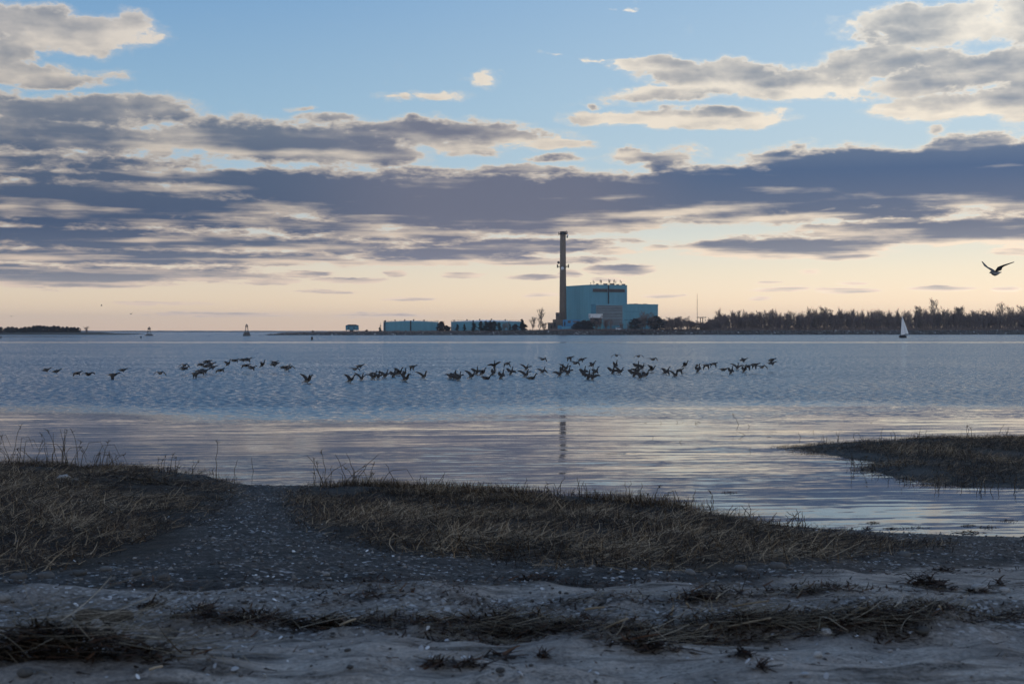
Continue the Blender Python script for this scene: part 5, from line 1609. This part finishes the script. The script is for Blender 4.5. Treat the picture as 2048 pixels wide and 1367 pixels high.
x3, y3 = scatter_area(2600, -4, 5, 5.2, 10.5, 3, lambda x, y: .5 + 0 * x)
x = np.concatenate([x1, x2, x3]); y = np.concatenate([y1, y2, y3])
sz = np.concatenate([.007 + .014 * g.random(len(x1)) ** 2.5, .004 + .012 * g.random(len(x2)) ** 2.5, .005 + .010 * g.random(len(x3)) ** 3])
tag(scatter_rocks('pebbles', np.stack([x, y, ground_z(x, y) + sz * .25], -1), sz, mat_peb, .6, .25, 8), 'grey pebbles and gravel strewn over the path and beach', 'pebbles', kind='stuff')

# shell fragments: small curved chips
def shells(pos, size, seed):
    q = np.random.default_rng(seed)
    n = len(pos)
    us = np.linspace(-1, 1, 4)
    grid = np.array([(a, b) for a in us for b in us])
    r2 = (grid ** 2).sum(1)
    grid = grid / np.maximum(1, np.sqrt(r2))[:, None]
    dome = 0.45 * (1 - np.minimum(1, (grid ** 2).sum(1)))
    v = np.concatenate([grid, dome[:, None]], 1)[None] * np.asarray(size)[:, None, None] * np.array([1, .75, 1])
    v = v * (1 + .25 * (q.random((n, 16, 1)) - .5))
    a, b_, c_ = q.random(n) * 6.283, q.normal(size=n) * .35, q.normal(size=n) * .35
    v = np.stack([v[..., 0], v[..., 1], v[..., 2] + v[..., 0] * b_[:, None] + v[..., 1] * c_[:, None]], -1)
    ca, sa = np.cos(a)[:, None], np.sin(a)[:, None]
    v = np.stack([v[..., 0] * ca - v[..., 1] * sa, v[..., 0] * sa + v[..., 1] * ca, v[..., 2]], -1) + np.asarray(pos)[:, None, :]
    f = np.array([[i * 4 + j, i * 4 + j + 1, i * 4 + j + 5, i * 4 + j + 4] for i in range(3) for j in range(3)])[None] + (np.arange(n) * 16)[:, None, None]
    return v.reshape(-1, 3), f.reshape(-1, 4), np.repeat(q.random(n), 16)
xa, ya = scatter_area(3600, -8, 8, 9.8, 24, 11, lambda x, y: gravel_d(x, y) * .5)
xb, yb = scatter_area(1500, -5, 6, 5.4, 9.8, 12, lambda x, y: np.maximum(shelly_d(x, y) * .6, .25))
xc, yc = scatter_area(500, -9, 5, 10.5, 22, 13, lambda x, y: smooth(inG(x, y), -.1, .2) * .45)
x = np.concatenate([xa, xb, xc]); y = np.concatenate([ya, yb, yc])
sz = .005 + .011 * g.random(len(x)) ** 2
v, f, t = shells(np.stack([x, y, ground_z(x, y) + .012], -1), sz, 14)
tag(np_mesh('shell_fragments', v, f, mat_shell, attrs={'tint': t}), 'white shell fragments sprinkled over the gravel and sand', 'shells', kind='stuff')

# larger shells that stand out, each on its own
BIG = [(160, 1147, .03), (252, 1147, .03), (940, 1100, .035), (1080, 1122, .035), (1245, 1145, .04), (1270, 1140, .04), (1222, 1141, .03), (1145, 1246, .05), (920, 1231, .035), (833, 1245, .06), (878, 1230, .04), (1090, 1240, .045), (1310, 1240, .03), (1340, 1266, .035),
       (1878, 1222, .04), (1960, 1220, .045), (1655, 1191, .035), (1818, 1268, .03), (110, 1253, .05), (395, 1277, .045), (421, 1301, .04), (455, 1300, .04), (470, 1344, .045), (429, 1343, .03), (622, 1306, .045), (490, 1298, .03),
       (893, 1288, .035), (842, 1303, .035), (778, 1320, .04), (862, 1319, .04), (1040, 1360, .05), (1026, 1338, .03), (1545, 1276, .035), (1597, 1277, .03), (1543, 1322, .035), (1820, 1270, .03), (1610, 1357, .05), (1430, 1366, .03), (135, 1223, .04), (50, 1225, .035), (365, 1228, .04)]
lab_s = [('on the sand at the very bottom', 1290), ('in the wrack and pebble band', 1205), ('on the dark gravel', 0)]
protos = []
for k in range(4):
    vv, ff, tt = shells(np.zeros((1, 3)), [1.0], 70 + k)
    o = np_mesh('shell', vv, ff, mat_shell, attrs={'tint': tt}, smooth=True)
    protos.append(o.data); bpy.data.objects.remove(o)
for i, (px, py, s) in enumerate(BIG):
    x, y = ground_at(px, py)
    o = link_mesh('shell', protos[i % 4], None, (x, y, gz(x, y) + s * .25))
    s *= .5
    o.scale = (s, s * .9, s); o.rotation_euler = (random.uniform(-.4, .4), random.uniform(-.4, .4), random.uniform(0, 6.28))
    where = next(l for l, lim in lab_s if py > lim)
    tag(o, 'white clam shell lying ' + where, 'shell', 'white shells ' + where)

# stones that stand out, plus dark lumps added for shaded hollows
STONES_AND_HOLLOWS = [(127, 957, .10, 'pale rounded stone half sunk in the left marsh grass', .30), (150, 962, .07, 'smaller grey stone beside the pale one in the left grass', .2),
          (36, 1157, .055, 'grey stone at the edge of the left grass, nearest the left', .07), (90, 1155, .05, 'rounded grey stone below the left grass, second along', .08), (87, 1155, .03, 'small stone touching the rounded one below the left grass', .12),
          (160, 1150, .045, 'low grey stone below the left grass', .06), (212, 1141, .04, 'small stone tucked under the corner of the left grass', .1), (273, 1150, .05, 'stone shaped like a small peak at the path edge', .08), (325, 1160, .05, 'flat grey stone on the gravel in the path mouth', .07),
          (653, 1152, .035, 'upright grey pebble in the middle of the gravel', .2), (1380, 1208 - 60, .04, 'stone at the near edge of the middle grass', .12), (1555, 1136, .075, 'flattish grey boulder in front of the middle grass', .08), (1480, 1140, .05, 'dark stone left of the flattish boulder', .1),
          (1808, 1112, .06, 'dark rounded stone at the right end of the gravel', .09), (1440, 1156, .035, 'small dark stone lying on the sand edge', .06), (6, 1206, .05, 'smooth grey stone cut by the left edge of the picture', .2),
          (1652, 1266, .035, 'round pale stone beside the wrack on the sand', .30), (1635, 1318, .026, 'white rounded cobble half buried in the sand', .34), (1488, 1312, .03, 'small dark pebble by the brown weed tuft', .07), (12, 1290, .05, 'stone under the straw mound', .12),
          (50, 1350, .028, 'blue grey stone at the bottom left below the straw mound', .08), (195, 1256, .05, 'pale rounded stone in front of the drift log', .26), (1845, 1264, .035, 'dark stone in the right part of the wrack', .06), (2008, 1182, .045, 'pale stone near the right edge of the sand', .3), (1960, 1180, .05, 'pale flat stone capped with weed near the right edge', .28),
          (1000, 1343, .022, 'dark flat lump added for a shaded hollow at the bottom centre', .05), (700, 1338, .018, 'dark flat lump added for a shaded hollow in sand left of centre', .05), (695, 1303, .018, 'dark wedge lump added for a shaded hollow in the lower middle sand', .05)]  # these three are no stones: dark lumps added where the sand has shaded hollows
for i, (px, py, s, lb, c) in enumerate(STONES_AND_HOLLOWS):
    x, y = ground_at(px, py)
    o = scatter_rocks('stone', [(0, 0, 0)], [1.0], simple_mat('stone and hollow surface', (c, c * .97, c * .93), .85, .25, 3.0), .6, .16, 900 + i)
    me = o.data
    bm = bmesh.new(); bm.from_mesh(me)
    bmesh.ops.subdivide_edges(bm, edges=bm.edges[:], cuts=2, use_grid_fill=True, smooth=.6)
    rr = np.random.default_rng(i)
    for vv in bm.verts: vv.co *= 1 + .05 * rr.normal()
    bmesh.ops.smooth_vert(bm, verts=bm.verts[:], factor=.5)
    bm.to_mesh(me); bm.free()
    for p in me.polygons: p.use_smooth = True
    o.location = (x, y, gz(x, y) + s * .18); o.scale = (s, s, s)
    tag(o, lb, 'stone')

# wrack: long straw and black weed thrown up in lines
def weed_bits(x, y, z, size, seed):
    """crumpled dark ribbons"""
    q = np.random.default_rng(seed)
    n = len(x)
    L = size * (1.2 + 2.2 * q.random(n))
    yaw = q.random(n) * 6.283
    v, f, t = blades(x, y, z, L, size * (.35 + .6 * q.random(n)), 1.15 + .45 * q.random(n), yaw, .55 * q.normal(size=n), q.random(n), 4, L * .7 * q.normal(size=n))
    return v, f, t
def straw_bits(x, y, z, L, seed, along=0.0, spread=.75, w=.006):
    q = np.random.default_rng(seed)
    n = len(x)
    yaw = along + spread * q.normal(size=n) + np.where(q.random(n) < .5, 0, math.pi)
    return blades(x, y, z, L, w * (.7 + .6 * q.random(n)), 1.48 + .14 * q.normal(size=n), yaw, .25 * q.normal(size=n), np.clip(.5 + .28 * q.normal(size=n), 0, 1), 4, .12 * L * q.normal(size=n))
def merge(ms):
    V, Fs, T_, o = [], [], [], 0
    for v, f, t in ms:
        V.append(v); Fs.append(f + o); T_.append(t); o += len(v)
    return np.concatenate(V), np.concatenate(Fs), np.concatenate(T_)
def wrack_line(rows, n_weed, n_straw, seed, w_name, s_name, labels, wsize=.017, slen=.26):
    q = np.random.default_rng(seed)
    pts = np.array([ground_at(a, b) for a, b, *_ in rows]); wid = np.array([r_[2] for r_ in rows]); den = np.array([r_[3] for r_ in rows])
    def pick(n):
        t = q.random(n * 3) * (len(pts) - 1)
        k = np.interp(t, np.arange(len(pts)), den)
        xx = np.interp(t, np.arange(len(pts)), pts[:, 0])
        k = k * np.clip(.50 + 2.2 * (fbm(xx * 2.1, xx * 0 + seed, seed, 3) + .05), .38, 1)
        t = t[q.random(len(t)) < k][:n]
        ii = np.arange(len(pts))
        x = np.interp(t, ii, pts[:, 0]) + .1 * q.normal(size=len(t)); y = np.interp(t, ii, pts[:, 1]) + np.interp(t, ii, wid) * q.normal(size=len(t)) + .10 * fbm(x * 1.5, x * 0, seed + 1, 3)
        return x, y
    if n_weed:
        x, y = pick(n_weed)
        v, f, t = weed_bits(x, y, ground_z(x, y) + .004 + .03 * q.random(len(x)) ** 2, wsize * (.6 + .9 * q.random(len(x))), seed + 5)
        tag(np_mesh(w_name, v, f, mat_weed, attrs={'tint': t}), labels[0], 'seaweed', kind='stuff')
    if n_straw:
        x, y = pick(n_straw)
        v, f, t = straw_bits(x, y, ground_z(x, y) + .012 + .045 * q.random(len(x)), slen * (.4 + .9 * q.random(len(x))), seed + 6)
        tag(np_mesh(s_name, v, f, mat_straw, attrs={'tint': t}), labels[1], 'straw', kind='stuff')
wrack_line([(560, 1262, .05, .25), (760, 1252, .09, .6), (900, 1258, .10, .9), (1050, 1262, .09, 1), (1250, 1262, .09, 1), (1420, 1258, .10, 1), (1600, 1246, .10, 1), (1800, 1236, .10, 1), (2048, 1232, .10, 1), (2300, 1226, .10, 1)], 7500, 1500, 31,
           'wrack_seaweed', 'wrack_straw', ('black seaweed thrown up in the main tide line across the sand', 'loose straw strewn along the main tide line across the sand'))
wrack_line([(340, 1254, .05, .3), (480, 1250, .06, .8), (580, 1250, .05, .9), (700, 1250, .05, .6), (780, 1234, .07, .6)], 1100, 120, 32, 'wrack_seaweed', 'wrack_straw', ('dark seaweed band on the left half of the beach', 'few straws on the left half of the beach'))
wrack_line([(640, 1205, .07, .5), (900, 1200, .08, .8), (1150, 1206, .07, .7), (1380, 1200, .06, .8), (1450, 1194, .05, 1), (1560, 1186, .05, 1), (1700, 1180, .07, .5), (2048, 1172, .10, .5)], 1700, 260, 33, 'wrack_seaweed', 'wrack_straw',
           ('broken upper line of dark seaweed crumbs', 'thin straw along the upper seaweed line'), .018, .2)
wrack_line([(0, 1176, .05, .4), (300, 1172, .05, .6), (620, 1172, .05, .5), (760, 1170, .04, .7), (1060, 1160, .04, .6), (1300, 1166, .05, .7), (1640, 1152, .06, .7), (2048, 1140, .08, .9)], 1500, 0, 34, 'wrack_seaweed', '', ('topmost faint line of dark seaweed where sand meets gravel',), .016)

xw, yw = scatter_area(5200, -5.5, 6.5, 5.4, 10.4, 21, lambda x, y: np.clip(.35 + 1.6 * fbm(x * .5, y * 3.2, 507, 4), .05, 1))
v, f, t = weed_bits(xw, yw, ground_z(xw, yw) + .004, .011 * (.5 + 1.0 * g.random(len(xw))), 22)
tag(np_mesh('seaweed_crumbs', v, f, mat_weed, attrs={'tint': t}), 'dark seaweed crumbs scattered thinly all over the sand', 'seaweed', kind='stuff')

# separate tufts and clumps, each a thing
def tuft(name, label, px, py, wpx, n, seed, mat, straw=0, hgt=.05, size=.03, cat='seaweed', group=None, on_water=False, sl=.25, d=None):
    if on_water:
        d = CAM_H * F / (py - HZ); x0, y0, z0 = px_x(px, d), d, 0.0
    else:
        x0, y0 = ground_at(px, py); z0 = gz(x0, y0)
    w_ = wpx / F * y0
    q = np.random.default_rng(seed)
    t = q.normal(size=n) * .28
    x = t * w_; y = q.normal(size=n) * min(.35 * w_, .22) * .4
    hz_ = hgt * np.clip(1 - (2 * t) ** 2, .05, 1) * q.random(n) * (.4 if on_water else .7)
    if on_water: size *= .6
    zz = (np.maximum(ground_z(x0 + x, y0 + y), 0) - z0) + hz_
    ms = [weed_bits(x, y, zz, size * (.6 + .8 * q.random(n)), seed + 1)]
    mi = [np.zeros(len(ms[0][1]), int)]
    # a low matted heart that holds the clump together
    core = ICO_V[:, None, :] * np.array([w_ * (.55 if on_water else .36), min(.3 * w_, .2) * (.8 if on_water else .5), hgt * (.35 if on_water else .7)])
    ms.append((core.reshape(-1, 3) * (1 + .2 * q.normal(size=(len(ICO_V), 1))), np.concatenate([ICO_F, ICO_F[:, 2:]], 1), np.full(len(ICO_V), .1)))
    mi.append(np.zeros(len(ICO_F), int))
    if straw:
        t = q.normal(size=straw) * .33
        xs, ys_ = t * w_, q.normal(size=straw) * min(.3 * w_, .2) * .4
        zs = (np.maximum(ground_z(x0 + xs, y0 + ys_), 0) - z0) + .01 + hgt * 1.1 * q.random(straw) * np.clip(1 - (1.6 * t) ** 2, .1, 1)
        ms.append(straw_bits(xs, ys_, zs, sl * (.5 + .9 * q.random(straw)), seed + 2, 0, .6, .006))
        mi.append(np.ones(len(ms[-1][1]), int))
    v, f, tt = merge(ms)
    o = np_mesh(name, v, f, [mat, mat_straw], attrs={'tint': tt}, mat_idx=np.concatenate(mi), loc=(x0, y0, z0))
    return tag(o, label, cat, group)
tuft('straw_mound', 'blurred mound of straw and dark weed at the lower left corner', 95, 1318, 420, 1600, 1, mat_weed, 520, .20, .03, 'straw mound', sl=.40)
tuft('seaweed_clump', 'thick brown weed clump in the wrack, centre of the beach', 985, 1248, 150, 260, 2, mat_weed, 40, .06, .03)
tuft('seaweed_clump', 'rusty weed clump at the left end of the straw line', 650, 1255, 60, 120, 3, mat_weed, 18, .06, .03)
tuft('seaweed_clump', 'jagged black weed clump on the sand at the right', 1855, 1170, 75, 200, 4, mat_weed, 0, .085, .03)
tuft('seaweed_clump', 'low dark weed clump under the pale flat stone at the right', 1960, 1184, 50, 90, 5, mat_weed, 0, .03, .022)
tuft('seaweed_clump', 'small dark weed lump close to the right edge', 1997, 1170, 22, 60, 6, mat_weed, 0, .06, .02)
tuft('seaweed_clump', 'flat dark weed streak on the sand near the top right', 1890, 1140, 60, 100, 7, mat_weed, 0, .03, .02)
tuft('seaweed_clump', 'long dark weed streak lying on the sand edge at centre', 1065, 1160, 62, 130, 8, mat_weed, 0, .03, .02)
tuft('seaweed_clump', 'curled brown weed strand left of centre on the lower sand', 880, 1333, 70, 60, 9, mat_weed, 6, .03, .022)
tuft('seaweed_clump', 'brown weed strand right of the curled one', 945, 1334, 60, 60, 10, mat_weed, 6, .035, .022)
tuft('seaweed_clump', 'dark crumbled weed along the lower sand above the strands', 1000, 1318, 60, 70, 11, mat_weed, 0, .03, .02)
tuft('seaweed_clump', 'small double weed tuft on the lower sand at centre', 1085, 1317, 24, 46, 12, mat_weed, 0, .035, .018)
tuft('seaweed_clump', 'weed and straw tangle hanging below the main tide line', 1290, 1298, 130, 220, 13, mat_weed, 60, .05, .026)
tuft('seaweed_clump', 'reddish brown weed tuft on the right lower sand', 1485, 1316, 26, 70, 14, mat_weed, 0, .05, .022)
tuft('seaweed_clump', 'tiny weed tuft at the bottom right of centre', 1523, 1342, 22, 40, 15, mat_weed, 0, .03, .018)
tuft('seaweed_clump', 'ragged weed at the left end of the upper seaweed line', 1400, 1196, 46, 100, 16, mat_weed, 0, .045, .024)
tuft('seaweed_clump', 'dark weed lump near the left of the pebble band', 300, 1214, 36, 70, 17, mat_weed, 0, .04, .022)
tuft('seaweed_clump', 'dark weed patch in the pebble band left of centre', 410, 1222, 40, 80, 18, mat_weed, 0, .04, .022)
for i, (px, py, w_, lb) in enumerate(((1458, 985.5, 30, 'small floating weed raft alone in the inlet water'), (1747, 1045.5, 24, 'floating weed raft just off the right shore'), (1832, 1055, 46, 'longest dark weed raft along the right waterline'),
                                      (1783, 1057, 26, 'low weed raft at the waterline left of the longest one'), (1935, 1051, 30, 'rounded weed raft right of the longest one'), (1975, 1055, 34, 'flat weed raft second from the right edge'),
                                      (2015, 1041, 44, 'tangled weed raft at the right edge of the inlet'), (1940, 1066, 40, 'dark weed heap on the wet shore at the right'), (1695, 1060, 44, 'dark weed heap at the waterline where the grass ends'), (1735, 1057, 24, 'small weed heap right of the grass end'))):
    tuft('seaweed_raft', lb, px, py, w_, 90, 100 + i, mat_weed, 0, .03, .022, 'seaweed', 'seaweed along the inlet', on_water=py < 1066)
# drift log and loose sticks
x, y = ground_at(208, 1250)
lg = MB(); pts = []
for i in range(9):
    t = i / 8
    pts.append((-.16 + .32 * t, .02 * math.sin(3 * t), .045 + .006 * math.sin(9 * t)))
lg.tube(pts, [.022, .036, .041, .042, .040, .041, .039, .035, .022], 12)
o = lg.build('drift_log', simple_mat('weathered log', (.045, .036, .027), .9, .4, 14.0, stretch=(.3, 1, 1)), None, True, (x, y, gz(x, y)))
tag(o, 'short rounded drift log lying in the pebbles at the left', 'log')
STK = [(1436, 1207, 20, 65, 'short pale stick standing up from the right pebbles'), (1502, 1218, 75, 8, 'long pale straw stalk lying in the right pebbles'), (1376, 1222, 14, -60, 'short pale stick tipped over left of the standing one'), (1190, 1224, 40, 3, 'flat pale stalk above the tide line at centre'),
       (1230, 1265, 60, 25, 'pale stalk slanting out of the main straw line'), (1345, 1235, 22, 75, 'thin pale stalk standing in the tide line'), (1730, 1226, 24, -18, 'short pale stick lying by the right tide line'), (1884, 1238, 22, -55, 'short pale stick leaning in the right tide line'),
       (695, 1258, 34, 22, 'pale straw stalk at the left end of the tide line'), (1500, 1265, 90, 12, 'bundle stalk lying low at the right of the straw line'), (1400, 1272, 40, 35, 'pale stub slanting under the bundle stalk'), (310, 1347, 24, 10, 'pale stick fragment below the straw mound')]
for i, (px, py, L, ang, lb) in enumerate(STK):
    x, y = ground_at(px, py)
    L = L / F * y
    a = rad(ang)
    dx_, dz_ = L * math.cos(a), L * abs(math.sin(a)) * .8
    sgn = -1 if ang < 0 else 1
    b = MB().tube([(-dx_ / 2, 0, .012), (0, .012, .016 + dz_ * .5), (dx_ / 2, .03 * sgn, .014 + dz_)] if ang >= 0 else [(-dx_ / 2, 0, .014 + dz_), (0, .012, .016 + dz_ * .5), (dx_ / 2, .03, .012)], [.0065, .006, .005], 7)
    o = b.build('dry_stick', mat_straw, None, True, (x, y, gz(x, y)))
    at_ = o.data.attributes.new('tint', 'FLOAT', 'POINT')
    at_.data.foreach_set('value', np.full(len(o.data.vertices), .8 + .015 * i, np.float32))
    tag(o, lb, 'stick', 'loose sticks on the beach')

# ------------------------------------------------------------------ evening haze over the water
hm_ = bpy.data.materials.new('evening haze')
hm_.use_nodes = True
hm_.node_tree.nodes.clear()
pv = hm_.node_tree.nodes.new('ShaderNodeVolumePrincipled')
pv.inputs['Color'].default_value = (0.80, 0.86, 0.95, 1)
pv.inputs['Density'].default_value = 0.00007
ho_ = hm_.node_tree.nodes.new('ShaderNodeOutputMaterial')
hm_.node_tree.links.new(pv.outputs[0], ho_.inputs['Volume'])
hz_o = MB().box(-7000, -70, -2.6, 7000, 8600, 98).build('haze', hm_)
tag(hz_o, 'thin pale evening haze lying over the harbour', 'haze', kind='stuff')
